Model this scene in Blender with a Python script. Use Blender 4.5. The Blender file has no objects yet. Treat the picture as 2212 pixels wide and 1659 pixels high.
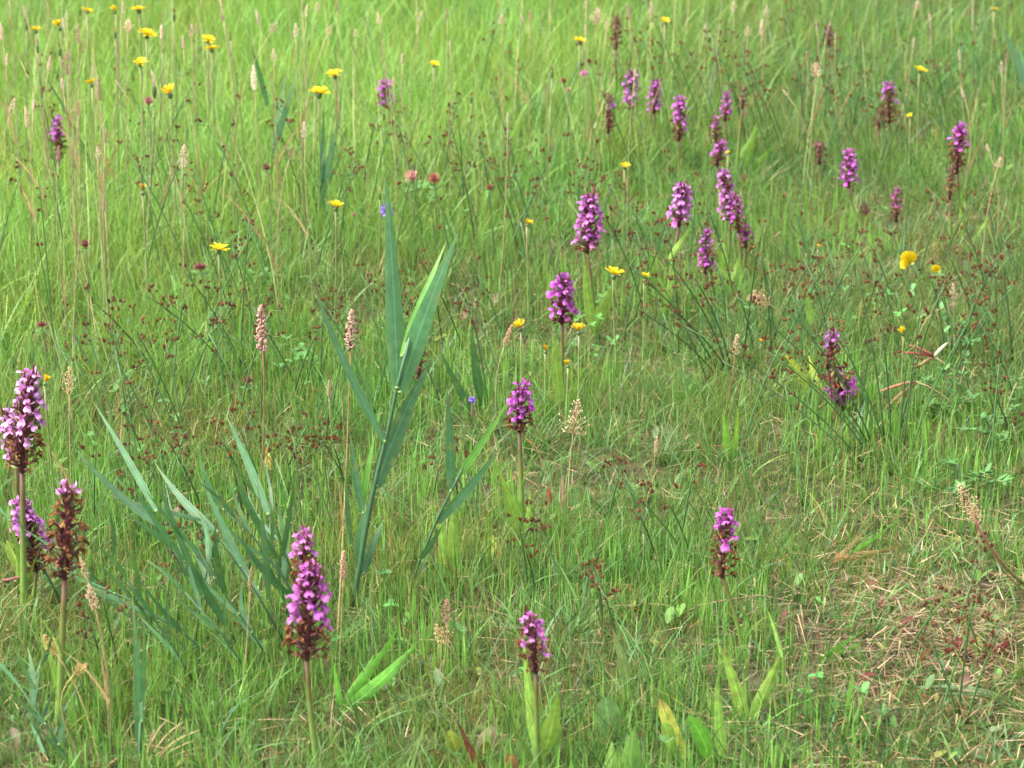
import bpy, math, random
import numpy as np
from mathutils import Vector, Matrix, Quaternion

R = random.Random(7)
RNG = np.random.default_rng(11)
C = bpy.context.scene.collection

# ------------------------------------------------------------------ camera, sky, sun, exposure
CAM_H, PITCH, FPX = 1.45, math.radians(19.9), 6500.0        # FPX: focal length in units of a 2212 px wide frame
PW, PH = 2212.0, 1659.0
cam_data = bpy.data.cameras.new('camera')
cam = bpy.data.objects.new('camera', cam_data); C.objects.link(cam)
cam.location = (0, 0, CAM_H)
cam.rotation_euler = (math.pi / 2 - PITCH, 0, 0)
cam_data.sensor_width = 36.0
cam_data.lens = 36.0 * FPX / PW
cam_data.clip_end = 500.0
cam_data.dof.use_dof = True
cam_data.dof.focus_distance = 3.7
cam_data.dof.aperture_fstop = 11.0
bpy.context.scene.camera = cam

world = bpy.data.worlds.new("World"); bpy.context.scene.world = world
world.use_nodes = True
wn = world.node_tree.nodes; wl = world.node_tree.links
wn.clear()
SUN_EL, SUN_ROT = math.radians(57), math.radians(-108)
sky = wn.new('ShaderNodeTexSky'); sky.sky_type = 'NISHITA'; sky.sun_disc = False
sky.sun_elevation = SUN_EL; sky.sun_rotation = SUN_ROT
sky.dust_density = 6.0; sky.air_density = 1.0; sky.ozone_density = 1.0
hs = wn.new('ShaderNodeHueSaturation'); hs.inputs['Saturation'].default_value = 0.35   # thin overcast: a whitened sky
bg = wn.new('ShaderNodeBackground'); bg.inputs['Strength'].default_value = 0.15
wo = wn.new('ShaderNodeOutputWorld')
wl.new(sky.outputs[0], hs.inputs['Color']); wl.new(hs.outputs[0], bg.inputs['Color']); wl.new(bg.outputs[0], wo.inputs['Surface'])

sun_data = bpy.data.lights.new('sun', 'SUN')
sun_data.energy = 0.95; sun_data.angle = math.radians(40); sun_data.color = (1.0, 0.98, 0.94)
sun = bpy.data.objects.new('sun', sun_data); C.objects.link(sun)
sd = Vector((math.sin(SUN_ROT) * math.cos(SUN_EL), math.cos(SUN_ROT) * math.cos(SUN_EL), math.sin(SUN_EL)))
sun.rotation_mode = 'QUATERNION'; sun.rotation_quaternion = sd.to_track_quat('Z', 'Y')
sun.location = sd * 30

vs = bpy.context.scene.view_settings
vs.view_transform = 'Standard'; vs.look = 'None'; vs.gamma = 1.0; vs.use_curve_mapping = False
vs.exposure = 2.0

# ------------------------------------------------------------------ points of the place seen at points of the photograph
cp, sp = math.cos(PITCH), math.sin(PITCH)
def ray(px, py):
    x = (px - PW / 2) / FPX; y = (PH / 2 - py) / FPX
    return (x, cp + y * sp, -sp + y * cp)
def on_z(px, py, z=0.0):
    d = ray(px, py); t = (z - CAM_H) / d[2]
    return np.array((d[0] * t, d[1] * t, z))
def on_y(px, py, Y):
    d = ray(px, py); t = Y / d[1]
    return np.array((d[0] * t, Y, CAM_H + d[2] * t))
def depth(p): return p[1] * cp - (p[2] - CAM_H) * sp
def scale_at(p): return FPX / depth(p)                        # picture px per metre
def proj(p):
    d = depth(p); v = (p[2] - CAM_H) * cp + p[1] * sp
    return (PW / 2 + FPX * p[0] / d, PH / 2 - FPX * v / d)

_ng = np.random.default_rng(5).random((64, 64))
def vnoise(x, y, s, o=0.0):
    x = np.asarray(x) / s + 31.7 + o * 7.13; y = np.asarray(y) / s + 17.3 + o * 3.71
    xi = np.floor(x).astype(int); yi = np.floor(y).astype(int); fx = x - xi; fy = y - yi
    fx = fx * fx * (3 - 2 * fx); fy = fy * fy * (3 - 2 * fy)
    a = _ng[xi % 64, yi % 64]; b = _ng[(xi + 1) % 64, yi % 64]; c = _ng[xi % 64, (yi + 1) % 64]; d = _ng[(xi + 1) % 64, (yi + 1) % 64]
    return (a * (1 - fx) + b * fx) * (1 - fy) + (c * (1 - fx) + d * fx) * fy
def ground_z(x, y):
    return (vnoise(x, y, 0.35, 1) - 0.5) * 0.018 + (vnoise(x, y, 0.09, 2) - 0.5) * 0.008
def sstep(a, b, v):
    t = np.clip((np.asarray(v) - a) / (b - a), 0, 1); return t * t * (3 - 2 * t)

# ------------------------------------------------------------------ materials
def plant_mat(name, transl=0.35, rough=0.5, spec=0.3, var=0.25, nscale=60.0, tcol=(1.15, 1.2, 0.75), stripes=0.0, veins=0.0, spots=None):
    m = bpy.data.materials.new(name); m.use_nodes = True
    n = m.node_tree.nodes; l = m.node_tree.links; n.clear()
    out = n.new('ShaderNodeOutputMaterial')
    at = n.new('ShaderNodeAttribute'); at.attribute_name = 'Col'
    oi = n.new('ShaderNodeObjectInfo')
    mx = n.new('ShaderNodeMix'); mx.data_type = 'RGBA'; mx.blend_type = 'MULTIPLY'; mx.inputs['Factor'].default_value = 1.0
    l.new(at.outputs['Color'], mx.inputs['A']); l.new(oi.outputs['Color'], mx.inputs['B'])
    tc = n.new('ShaderNodeTexCoord'); nz = n.new('ShaderNodeTexNoise'); nz.inputs['Scale'].default_value = nscale; nz.inputs['Detail'].default_value = 3
    if stripes:
        mp = n.new('ShaderNodeMapping'); mp.inputs['Scale'].default_value = (1, 1, 0.06)
        l.new(tc.outputs['Object'], mp.inputs['Vector']); l.new(mp.outputs[0], nz.inputs['Vector'])
    else:
        l.new(tc.outputs['Object'], nz.inputs['Vector'])
    mr = n.new('ShaderNodeMapRange'); mr.inputs['From Min'].default_value = 0.25; mr.inputs['From Max'].default_value = 0.75
    mr.inputs['To Min'].default_value = 1 - var; mr.inputs['To Max'].default_value = 1 + var
    l.new(nz.outputs['Fac'], mr.inputs['Value'])
    m2 = n.new('ShaderNodeMix'); m2.data_type = 'RGBA'; m2.blend_type = 'MULTIPLY'; m2.inputs['Factor'].default_value = 1.0
    l.new(mx.outputs['Result'], m2.inputs['A']); l.new(mr.outputs[0], m2.inputs['B'])
    if veins:
        v1 = n.new('ShaderNodeMath'); v1.operation = 'MULTIPLY'; l.new(at.outputs['Alpha'], v1.inputs[0]); v1.inputs[1].default_value = 75.0
        v2 = n.new('ShaderNodeMath'); v2.operation = 'SINE'; l.new(v1.outputs[0], v2.inputs[0])
        v3 = n.new('ShaderNodeMath'); v3.operation = 'MULTIPLY_ADD'; l.new(v2.outputs[0], v3.inputs[0]); v3.inputs[1].default_value = veins; v3.inputs[2].default_value = 1.0
        d1 = n.new('ShaderNodeMath'); d1.operation = 'SUBTRACT'; l.new(at.outputs['Alpha'], d1.inputs[0]); d1.inputs[1].default_value = .5
        d2 = n.new('ShaderNodeMath'); d2.operation = 'ABSOLUTE'; l.new(d1.outputs[0], d2.inputs[0])
        rb = n.new('ShaderNodeMapRange'); rb.inputs['From Min'].default_value = .03; rb.inputs['From Max'].default_value = .07; rb.inputs['To Min'].default_value = 1.45; rb.inputs['To Max'].default_value = 1.0
        l.new(d2.outputs[0], rb.inputs['Value'])
        v4 = n.new('ShaderNodeMath'); v4.operation = 'MULTIPLY'; l.new(v3.outputs[0], v4.inputs[0]); l.new(rb.outputs[0], v4.inputs[1])
        v5 = n.new('ShaderNodeMath'); v5.operation = 'MULTIPLY'; l.new(v4.outputs[0], v5.inputs[0]); l.new(mr.outputs[0], v5.inputs[1])
        l.new(v5.outputs[0], m2.inputs['B'])
    if spots:
        n2 = n.new('ShaderNodeTexNoise'); n2.inputs['Scale'].default_value = 45; n2.inputs['Detail'].default_value = 4; l.new(tc.outputs['Object'], n2.inputs['Vector'])
        sr = n.new('ShaderNodeMapRange'); sr.inputs['From Min'].default_value = .58; sr.inputs['From Max'].default_value = .72; sr.inputs['To Max'].default_value = .7; l.new(n2.outputs['Fac'], sr.inputs['Value'])
        sm = n.new('ShaderNodeMix'); sm.data_type = 'RGBA'; l.new(sr.outputs[0], sm.inputs['Factor']); l.new(m2.outputs['Result'], sm.inputs['A']); sm.inputs['B'].default_value = (*spots, 1)
        m2 = sm
    pb = n.new('ShaderNodeBsdfPrincipled'); pb.inputs['Roughness'].default_value = rough
    pb.inputs['Specular IOR Level'].default_value = spec
    l.new(m2.outputs['Result'], pb.inputs['Base Color'])
    if transl > 0:
        tr = n.new('ShaderNodeBsdfTranslucent')
        m3 = n.new('ShaderNodeMix'); m3.data_type = 'RGBA'; m3.blend_type = 'MULTIPLY'; m3.inputs['Factor'].default_value = 1.0
        l.new(m2.outputs['Result'], m3.inputs['A']); m3.inputs['B'].default_value = (*tcol, 1)
        l.new(m3.outputs['Result'], tr.inputs['Color'])
        ms = n.new('ShaderNodeMixShader'); ms.inputs[0].default_value = transl
        l.new(pb.outputs[0], ms.inputs[1]); l.new(tr.outputs[0], ms.inputs[2]); l.new(ms.outputs[0], out.inputs['Surface'])
    else:
        l.new(pb.outputs[0], out.inputs['Surface'])
    return m
M_GRASS = plant_mat('grass_blades', 0.40, 0.45, 0.35, 0.12, 30)
M_LEAF = plant_mat('leaf', 0.34, 0.48, 0.36, 0.20, 90, veins=.10, spots=(.16, .20, .06))
M_BROAD = plant_mat('broad_leaf', 0.32, 0.55, 0.25, 0.28, 120, veins=.12, spots=(.15, .12, .05))
M_STEM = plant_mat('stem', 0.0, 0.5, 0.35, 0.15, 80)
M_PETAL = plant_mat('petal', 0.35, 0.6, 0.2, 0.18, 260, tcol=(1.1, 1.0, 1.1))
M_YELLOW = plant_mat('yellow_petal', 0.30, 0.55, 0.2, 0.10, 260, tcol=(1.1, 1.0, 0.6))
M_DRY = plant_mat('dry_plant', 0.18, 0.7, 0.15, 0.3, 140, tcol=(1.1, 1.0, 0.85))

def soil_mat():
    m = bpy.data.materials.new('meadow_soil'); m.use_nodes = True
    n = m.node_tree.nodes; l = m.node_tree.links
    pb = n['Principled BSDF']; pb.inputs['Roughness'].default_value = 0.9; pb.inputs['Specular IOR Level'].default_value = 0.1
    tc = n.new('ShaderNodeTexCoord')
    a = n.new('ShaderNodeTexNoise'); a.inputs['Scale'].default_value = 55; a.inputs['Detail'].default_value = 8
    b = n.new('ShaderNodeTexNoise'); b.inputs['Scale'].default_value = 5; b.inputs['Detail'].default_value = 5
    for q in (a, b): l.new(tc.outputs['Object'], q.inputs['Vector'])
    r1 = n.new('ShaderNodeValToRGB'); e = r1.color_ramp.elements
    e[0].position = .3; e[0].color = (.020, .016, .010, 1); e[1].position = .72; e[1].color = (.11, .085, .052, 1)
    r2 = n.new('ShaderNodeValToRGB'); e = r2.color_ramp.elements
    e[0].position = .35; e[0].color = (.025, .030, .010, 1); e[1].position = .7; e[1].color = (.075, .080, .025, 1)
    l.new(a.outputs['Fac'], r1.inputs[0]); l.new(a.outputs['Fac'], r2.inputs[0])
    mp = n.new('ShaderNodeMapRange'); mp.inputs['From Min'].default_value = .4; mp.inputs['From Max'].default_value = .6
    l.new(b.outputs['Fac'], mp.inputs['Value'])
    mx = n.new('ShaderNodeMix'); mx.data_type = 'RGBA'; l.new(mp.outputs[0], mx.inputs['Factor'])
    l.new(r1.outputs[0], mx.inputs['A']); l.new(r2.outputs[0], mx.inputs['B']); l.new(mx.outputs['Result'], pb.inputs['Base Color'])
    bp = n.new('ShaderNodeBump'); bp.inputs['Strength'].default_value = .8; bp.inputs['Distance'].default_value = .01
    l.new(a.outputs['Fac'], bp.inputs['Height']); l.new(bp.outputs[0], pb.inputs['Normal'])
    return m
M_SOIL = soil_mat()

# ------------------------------------------------------------------ mesh helpers
def mesh_np(name, V, F, Col, mat, smooth=False, across=None):
    me = bpy.data.meshes.new(name)
    me.from_pydata(V, [], F)
    ca = me.color_attributes.new('Col', 'FLOAT_COLOR', 'POINT')
    col = np.ones((len(V), 4), np.float32); col[:, :3] = np.asarray(Col, np.float32)
    if across is not None: col[:, 3] = across          # alpha: place across a leaf, for its veins
    ca.data.foreach_set('color', col.ravel())
    me.materials.append(mat)
    if smooth: me.polygons.foreach_set('use_smooth', np.ones(len(F), bool))
    me.update(); return me

class MB:
    def __init__(s): s.V = []; s.F = []; s.C = []; s.A = []
    def add(s, V, F, col, across=None):
        o = len(s.V); s.V += [tuple(map(float, v)) for v in V]; s.F += [tuple(i + o for i in f) for f in F]
        s.C += ([tuple(col)] * len(V) if np.ndim(col) == 1 else [tuple(c) for c in col])
        s.A += [0.5] * len(V) if across is None else list(across)
    def tube(s, P, rad, col, k=5, cap=True):
        P = [np.asarray(p, float) for p in P]; n = len(P)
        rad = [rad] * n if np.isscalar(rad) else rad
        cols = [col] * n if np.ndim(col) == 1 else col
        V = []; CC = []
        for i in range(n):
            t = P[min(i + 1, n - 1)] - P[max(i - 1, 0)]; t = t / (np.linalg.norm(t) + 1e-12)
            a = np.cross(t, (0.31, 0.93, 0.17)); a /= np.linalg.norm(a) + 1e-12; b = np.cross(t, a)
            for j in range(k):
                q = 2 * math.pi * j / k; V.append(P[i] + rad[i] * (math.cos(q) * a + math.sin(q) * b)); CC.append(cols[i])
        F = [(i * k + j, i * k + (j + 1) % k, (i + 1) * k + (j + 1) % k, (i + 1) * k + j) for i in range(n - 1) for j in range(k)]
        if cap:
            F.append(tuple(range((n - 1) * k, n * k))); F.append(tuple(reversed(range(k))))
        s.add(V, F, CC)
    def leaf(s, P, w, side, col, prof='lance', fold=0.2, tipcol=None, edgecol=None, wave=0.0, twist=0.0):
        P = [np.asarray(p, float) for p in P]; n = len(P); V = []; CC = []
        ph = R.random() * 6
        for i in range(n):
            u = i / (n - 1)
            t = P[min(i + 1, n - 1)] - P[max(i - 1, 0)]; t = t / (np.linalg.norm(t) + 1e-12)
            sd = np.asarray(side, float); sd = sd - t * sd.dot(t); sd /= np.linalg.norm(sd) + 1e-12
            nm = np.cross(t, sd)
            if twist: q = twist * (u - .2); sd, nm = sd * math.cos(q) + nm * math.sin(q), nm * math.cos(q) - sd * math.sin(q)
            if prof == 'lance': f = (min(1, 0.5 + u * 2.2)) * (1 - max(0, (u - 0.22) / 0.78) ** 1.5)
            elif prof == 'oval': f = max(0.0, math.sin(math.pi * min(1, 0.06 + u * 0.94))) ** 0.7
            elif prof == 'blunt': f = min(1, 0.6 + u * 1.6) * (1 - max(0, (u - 0.7) / 0.3) ** 3)
            else: f = (1 - u ** 1.6)
            hw = max(w * 0.5 * f, 1e-4); wz = wave * w * math.sin(ph + u * 9)
            V += [P[i] - sd * hw + nm * (fold * hw + wz), P[i], P[i] + sd * hw + nm * (fold * hw - wz)]
            c = np.asarray(col, float)
            if tipcol is not None: c = c + (np.asarray(tipcol) - c) * max(0, (u - 0.75) / 0.25)
            ec = c if edgecol is None else np.asarray(edgecol, float)
            CC += [tuple(ec * 1.0), tuple(c), tuple(ec)]
        F = []
        for i in range(n - 1):
            a = i * 3; F += [(a, a + 1, a + 4, a + 3), (a + 1, a + 2, a + 5, a + 4)]
        s.add(V, F, CC, [0.0, .5, 1.0] * n)
    def spindle(s, a, b, r, col, k=4, mid=0.45):
        a = np.asarray(a, float); b = np.asarray(b, float); t = b - a; t = t / (np.linalg.norm(t) + 1e-12)
        u = np.cross(t, (0.31, 0.93, 0.17)); u /= np.linalg.norm(u) + 1e-12; v = np.cross(t, u); m = a + (b - a) * mid
        V = [a] + [m + r * (math.cos(2 * math.pi * j / k) * u + math.sin(2 * math.pi * j / k) * v) for j in range(k)] + [b]
        F = [(0, 1 + (j + 1) % k, 1 + j) for j in range(k)] + [(k + 1, 1 + j, 1 + (j + 1) % k) for j in range(k)]
        s.add(V, F, col)
    def mesh(s, name, mat, smooth=True): return mesh_np(name, s.V, s.F, s.C, mat, smooth, s.A)

def part(name, me, parent, loc=(0, 0, 0), quat=None, scale=None, color=None, kind=None, label=None):
    o = bpy.data.objects.new(name, me); C.objects.link(o); o.parent = parent; o.location = loc
    if quat is not None: o.rotation_mode = 'QUATERNION'; o.rotation_quaternion = quat
    if scale is not None: o.scale = scale if not np.isscalar(scale) else (scale,) * 3
    if color is not None: o.color = (*color, 1)
    if kind: o['kind'] = kind
    if label: o['label'] = label
    return o
def thing(name, label, cat, loc, group=None):
    o = bpy.data.objects.new(name, None); C.objects.link(o); o.location = [float(v) for v in loc]; o.empty_display_size = 0.05
    o['label'] = label; o['category'] = cat
    if group: o['group'] = group
    return o
def surface(name, me, kind):
    o = bpy.data.objects.new(name, me); C.objects.link(o); o['kind'] = kind; return o
def bez(a, b, c, n):
    a, b, c = (np.asarray(v, float) for v in (a, b, c))
    return [(1 - t) ** 2 * a + 2 * t * (1 - t) * b + t * t * c for t in np.linspace(0, 1, n)]
def jit(c, s=0.12):
    f = 1 + R.uniform(-s, s); return tuple(max(0, v * f * (1 + R.uniform(-s, s) * 0.4)) for v in c)
def grounded(px, py):
    p = on_z(px, py, 0.0); p[2] = float(ground_z(p[0], p[1])) - 0.004; return p

# ------------------------------------------------------------------ ground
def make_ground():
    xs = np.concatenate([[-150, -60, -25, -10, -5, -3.2], np.arange(-2.4, 2.41, 0.03), [3.2, 5, 10, 25, 60, 150]])
    ys = np.concatenate([[-60, -20, -6, -1, 0.6], np.arange(1.4, 9.6, 0.03), [10.5, 12, 16, 25, 45, 90, 200, 400]])
    X, Y = np.meshgrid(xs, ys, indexing='ij'); Z = ground_z(X, Y)
    nx, ny = len(xs), len(ys)
    V = np.stack([X, Y, Z], -1).reshape(-1, 3)
    i, j = np.meshgrid(np.arange(nx - 1), np.arange(ny - 1), indexing='ij'); a = (i * ny + j).ravel()
    F = np.stack([a, a + ny, a + ny + 1, a + 1], -1)
    me = bpy.data.meshes.new('ground'); me.from_pydata(V.tolist(), [], F.tolist()); me.materials.append(M_SOIL)
    me.polygons.foreach_set('use_smooth', np.ones(len(F), bool))
    surface('ground', me, 'structure')
make_ground()

# ------------------------------------------------------------------ grass (uncountable: stuff)
def blades(name, xy, h, w, az, lean, curl, col, mat, S=3, face=None, zoff=None, tip=None, taper=1.6):
    N = len(xy); rows = S + 1
    t = np.linspace(0, 1, rows)[None, :]
    dx, dy = np.cos(az)[:, None], np.sin(az)[:, None]
    off = (lean[:, None] * t + curl[:, None] * t * t) * h[:, None]
    z = h[:, None] * (t - 0.45 * np.abs(curl[:, None]) * t ** 2.5 - 0.25 * lean[:, None] ** 2 * t)
    bz = ground_z(xy[:, 0], xy[:, 1]) - 0.003 + (0 if zoff is None else zoff)
    cx = xy[:, 0:1] + dx * off; cy = xy[:, 1:2] + dy * off; cz = bz[:, None] + z
    fa = (RNG.random(N) * math.pi * 2 if face is None else face)[:, None]
    sx, sy = np.cos(fa), np.sin(fa)
    wt = w[:, None] * 0.5 * (1 - t ** taper)
    L = np.stack([cx - sx * wt, cy - sy * wt, cz], -1)[:, :S]; Rr = np.stack([cx + sx * wt, cy + sy * wt, cz], -1)[:, :S]
    tipv = np.stack([cx, cy, cz], -1)[:, S:]
    V = np.concatenate([L, Rr, tipv], 1)                        # per blade: S left, S right, 1 tip
    nv = 2 * S + 1
    base = (np.arange(N) * nv)[:, None]
    loops = []; starts = []; 
    q = []
    for k in range(S - 1): q.append(np.concatenate([base + k, base + S + k, base + S + k + 1, base + k + 1], 1))
    tri = np.concatenate([base + S - 1, base + 2 * S - 1, base + 2 * S], 1)
    loops = np.concatenate(q + [tri], 1).ravel().astype(np.int32)
    per = np.array([4] * (S - 1) + [3]); tot = np.tile(per, N).astype(np.int32)
    st = np.concatenate([[0], np.cumsum(tot)[:-1]]).astype(np.int32)
    me = bpy.data.meshes.new(name); me.vertices.add(N * nv); me.vertices.foreach_set('co', V.reshape(-1).astype(np.float32))
    me.loops.add(len(loops)); me.loops.foreach_set('vertex_index', loops)
    me.polygons.add(len(tot)); me.polygons.foreach_set('loop_start', st); me.polygons.foreach_set('loop_total', tot)
    cc = np.ones((N, nv, 4), np.float32); cc[:, :, :3] = col[:, None, :]
    if tip is not None:
        cc[:, S - 1, :3] = col * .5 + tip * .5; cc[:, 2 * S - 1, :3] = col * .5 + tip * .5; cc[:, 2 * S, :3] = tip
    ca = me.color_attributes.new('Col', 'FLOAT_COLOR', 'POINT'); ca.data.foreach_set('color', cc.reshape(-1))
    me.materials.append(mat); me.update(calc_edges=True)
    return me

def scatter(n_in, n_out):
    """points over the meadow: dense over the strip in view, thin around it"""
    P = []
    while sum(map(len, P)) < n_in:
        y = 2.35 + (RNG.random(n_in) ** 1.15) * 4.6; x = (RNG.random(n_in) * 2 - 1) * (0.19 * y + 0.14); P.append(np.stack([x, y], -1))
    a = np.concatenate(P)[:n_in]
    b = np.stack([RNG.uniform(-2.3, 2.3, n_out * 2), RNG.uniform(1.5, 9.4, n_out * 2)], -1)
    b = b[(np.abs(b[:, 0]) > 0.19 * b[:, 1] + 0.14) | (b[:, 1] > 6.9) | (b[:, 1] < 2.35)][:n_out]
    return np.concatenate([a, b])
def zones(xy):
    x, y = xy[:, 0], xy[:, 1]; u = x / (0.17 * y)                # -1..1 across the view
    far = sstep(4.2, 5.3, y + 0.25 * (vnoise(x, y, .5, 3) - .5) * 2 - 0.75 * u)     # lush pale grass, reaching nearer on the left
    far = far * (1 - 0.6 * sstep(0.25, 0.8, u))
    bare = sstep(0.35, 0.85, u) * (1 - sstep(3.3, 3.9, y))       # trodden, strawy corner
    bare = np.maximum(bare, 0.75 * np.exp(-(((x - .42) / .16) ** 2 + ((y - 3.55) / .16) ** 2)))
    bare = np.maximum(bare, 1.0 * np.exp(-(((x - .44) / .13) ** 2 + ((y - 3.12) / .13) ** 2)))
    return x, y, u, far, np.minimum(bare, 1.15)
def lerp(a, b, t): return np.asarray(a)[None, :] * (1 - t[:, None]) + np.asarray(b)[None, :] * t[:, None]

def make_grass():
    # fine grass
    xy = scatter(215000, 52000); x, y, u, far, bare = zones(xy)
    patch = vnoise(x, y, 0.16, 4) * 0.6 + vnoise(x, y, 0.05, 5) * 0.4
    ol0 = sstep(.45, .75, vnoise(x, y, .28, 14))
    keep = RNG.random(len(xy)) < np.clip(0.12 + 1.15 * patch - .25 * ol0 * (1 - far), 0, 1) * (1 - 0.58 * bare)
    xy = xy[keep]; x, y, u, far, bare = zones(xy); N = len(xy); patch = vnoise(x, y, 0.16, 4)
    h = (0.020 + 0.042 * RNG.random(N) ** 1.6 + 0.022 * patch) * (1 - 0.40 * bare)
    h = h * (1 - far) + far * (0.05 + 0.10 * RNG.random(N) ** 1.4)
    w = RNG.uniform(0.0011, 0.0022, N) * (1 + 0.25 * far)
    col = lerp((.116, .220, .050), (.200, .345, .072), far)
    rt = sstep(-0.1, 0.8, u) * sstep(3.2, 4.6, y) * .9; col = col * (1 - rt[:, None]) + rt[:, None] * np.array((.106, .198, .056))
    ol = sstep(.45, .75, vnoise(x, y, .28, 14)) * (1 - .7 * far); col = col * (1 - .6 * ol[:, None]) + .6 * ol[:, None] * np.array((.132, .190, .060))
    hue = vnoise(x, y, .12, 6) + RNG.normal(0, .22, N)
    col = col * (1 + 0.28 * RNG.normal(0, 1, N).clip(-2, 2))[:, None] * np.stack([1 + .35 * (hue - .5), np.ones(N), 1 - .25 * (hue - .5)], -1)
    dry = RNG.random(N) < (0.06 + 0.10 * ol) * (1 - .5 * far) + 0.16 * bare; col[dry] = np.array((.28, .20, .09)) * RNG.uniform(.6, 1.2, dry.sum())[:, None]
    az = RNG.random(N) * 6.283; lean = np.abs(RNG.normal(0, .22, N)); curl = np.abs(RNG.normal(0.15, .25, N)).clip(0, .9)
    tip = col * np.array((1.15, 1.08, .95))
    me = blades('meadow_grass', xy, h, w, az, lean, curl, col.clip(.01, .6), M_GRASS, 3, tip=tip.clip(.01, .7))
    surface('meadow_grass', me, 'stuff')
    # low tangled undergrowth, green and dead
    xy = scatter(85000, 9000); x, y, u, far, bare = zones(xy); k = RNG.random(len(xy)) < 1 - .85 * far; xy = xy[k]; x, y, u, far, bare = zones(xy); N = len(xy)
    pal = np.array([(.11, .23, .055), (.135, .28, .06), (.08, .16, .04), (.20, .23, .07), (.25, .18, .10), (.15, .10, .06), (.20, .085, .045)])
    pw = np.array([.22, .17, .17, .11, .18, .11, .04]); col = pal[RNG.choice(7, N, p=pw)] * RNG.uniform(.65, 1.35, N)[:, None]
    me = blades('undergrowth', xy, RNG.uniform(.010, .032, N), RNG.uniform(.0010, .0026, N), RNG.random(N) * 6.283, RNG.uniform(.2, 1.3, N), RNG.uniform(0, .9, N), col, M_GRASS, 3)
    surface('undergrowth', me, 'stuff')
    # broader arching blades
    xy = scatter(8000, 3500); x, y, u, far, bare = zones(xy); N = len(xy)
    h = RNG.uniform(.03, .078, N) * (1 - .3 * bare) * (1 + 1.3 * far); w = RNG.uniform(.0022, .0042, N)
    col = lerp((.105, .225, .058), (.17, .32, .07), far) * RNG.uniform(.7, 1.35, N)[:, None]
    bl = RNG.random(N) < .25; col[bl] = np.array((.085, .17, .085)) * RNG.uniform(.8, 1.3, bl.sum())[:, None]
    yl = RNG.random(N) < .10; col[yl] = np.array((.24, .25, .05)) * RNG.uniform(.7, 1.2, yl.sum())[:, None]
    me = blades('broad_grass', xy, h, w, RNG.random(N) * 6.283, RNG.uniform(.1, .7, N), RNG.uniform(.1, .9, N), col, M_GRASS, 5)
    surface('broad_grass', me, 'stuff')
    # tufts: blades spreading from one root
    c = scatter(900, 250); x, y, u, far, bare = zones(c); c = c[RNG.random(len(c)) < 1 - .5 * bare]; n = 34; N = len(c) * n
    a = RNG.random(N) * 6.283; rr = np.abs(RNG.normal(0, .007, N)); base = np.repeat(c, n, 0) + np.stack([np.cos(a), np.sin(a)], -1) * rr[:, None]
    x, y, u, far, bare = zones(base); sz = np.repeat(RNG.uniform(.6, 1.3, len(c)), n) * (1 + .8 * far); tint = np.repeat(RNG.uniform(.65, 1.25, (len(c), 1)) * np.array([[1, 1, 1]]) * (1 + RNG.normal(0, .10, (len(c), 3))), n, 0)
    col = lerp((.105, .215, .05), (.18, .32, .065), far) * tint * RNG.uniform(.75, 1.25, N)[:, None]; dd = RNG.random(N) < .1; col[dd] = np.array((.28, .20, .10)) * RNG.uniform(.6, 1.2, dd.sum())[:, None]
    me = blades('grass_tufts', base, RNG.uniform(.025, .066, N) * sz, RNG.uniform(.0010, .0024, N), a + RNG.normal(0, .5, N), RNG.uniform(.05, .7, N), RNG.uniform(.1, .9, N), col, M_GRASS, 4)
    surface('grass_tufts', me, 'stuff')
    # stubby bright shoots in patches
    xy = scatter(40000, 8000); x, y, u, far, bare = zones(xy)
    k = (vnoise(x, y, .22, 8) > .42) & (RNG.random(len(xy)) > far) & (RNG.random(len(xy)) > bare * .6); xy = xy[k]; N = len(xy)
    h = RNG.uniform(.025, .07, N); col = np.array((.145, .295, .055))[None] * RNG.uniform(.7, 1.3, N)[:, None]
    me = blades('grass_shoots', xy, h, RNG.uniform(.0016, .0026, N), RNG.random(N) * 6.283, np.abs(RNG.normal(0, .12, N)), np.zeros(N), col, M_GRASS, 2, taper=4.0, tip=col * 1.25)
    surface('grass_shoots', me, 'stuff')
    # dark thin rush leaves, straight and leaning, in clumps
    xy = scatter(9000, 3000); x, y, u, far, bare = zones(xy)
    dens = sstep(.42, .62, vnoise(x, y, .3, 9)) * (.35 + .65 * sstep(-.2, .5, u)) * (1 - .8 * far * (u < 0)); k = RNG.random(len(xy)) < dens; xy = xy[k]
    x, y, u, far, bare = zones(xy); N = len(xy)
    h = RNG.uniform(.05, .15, N); az = np.where(RNG.random(N) < .6, math.pi + RNG.normal(0, .5, N), RNG.random(N) * 6.283)
    col = np.array((.045, .105, .030))[None] * RNG.uniform(.7, 1.5, N)[:, None]
    me = blades('rush_leaves', xy, h, RNG.uniform(.0009, .0016, N), az, RNG.uniform(.05, .6, N), RNG.uniform(0, .3, N), col, M_GRASS, 4, taper=3)
    surface('rush_leaves', me, 'stuff')
    # pale dry culms, mostly in the lush far part on the left
    xy = scatter(1200, 400); x, y, u, far, bare = zones(xy); k = RNG.random(len(xy)) < .75 * far; xy = xy[k]; N = len(xy)
    h = RNG.uniform(.16, .42, N); col = np.where(RNG.random(N)[:, None] < .4, np.array((.56, .40, .28))[None], np.array((.46, .48, .22))[None]) * RNG.uniform(.7, 1.2, N)[:, None]
    me = blades('dry_culms', xy, h, RNG.uniform(.0010, .0016, N), RNG.random(N) * 6.283, np.abs(RNG.normal(0, .14, N)), RNG.uniform(0, .15, N), col, M_DRY, 4, taper=3)
    surface('dry_culms', me, 'stuff')
    # dead straw lying about
    xy = scatter(30000, 6000); x, y, u, far, bare = zones(xy); k = RNG.random(len(xy)) < (.34 + .66 * bare) * (1 - .8 * far); xy = xy[k]; N = len(xy)
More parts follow.
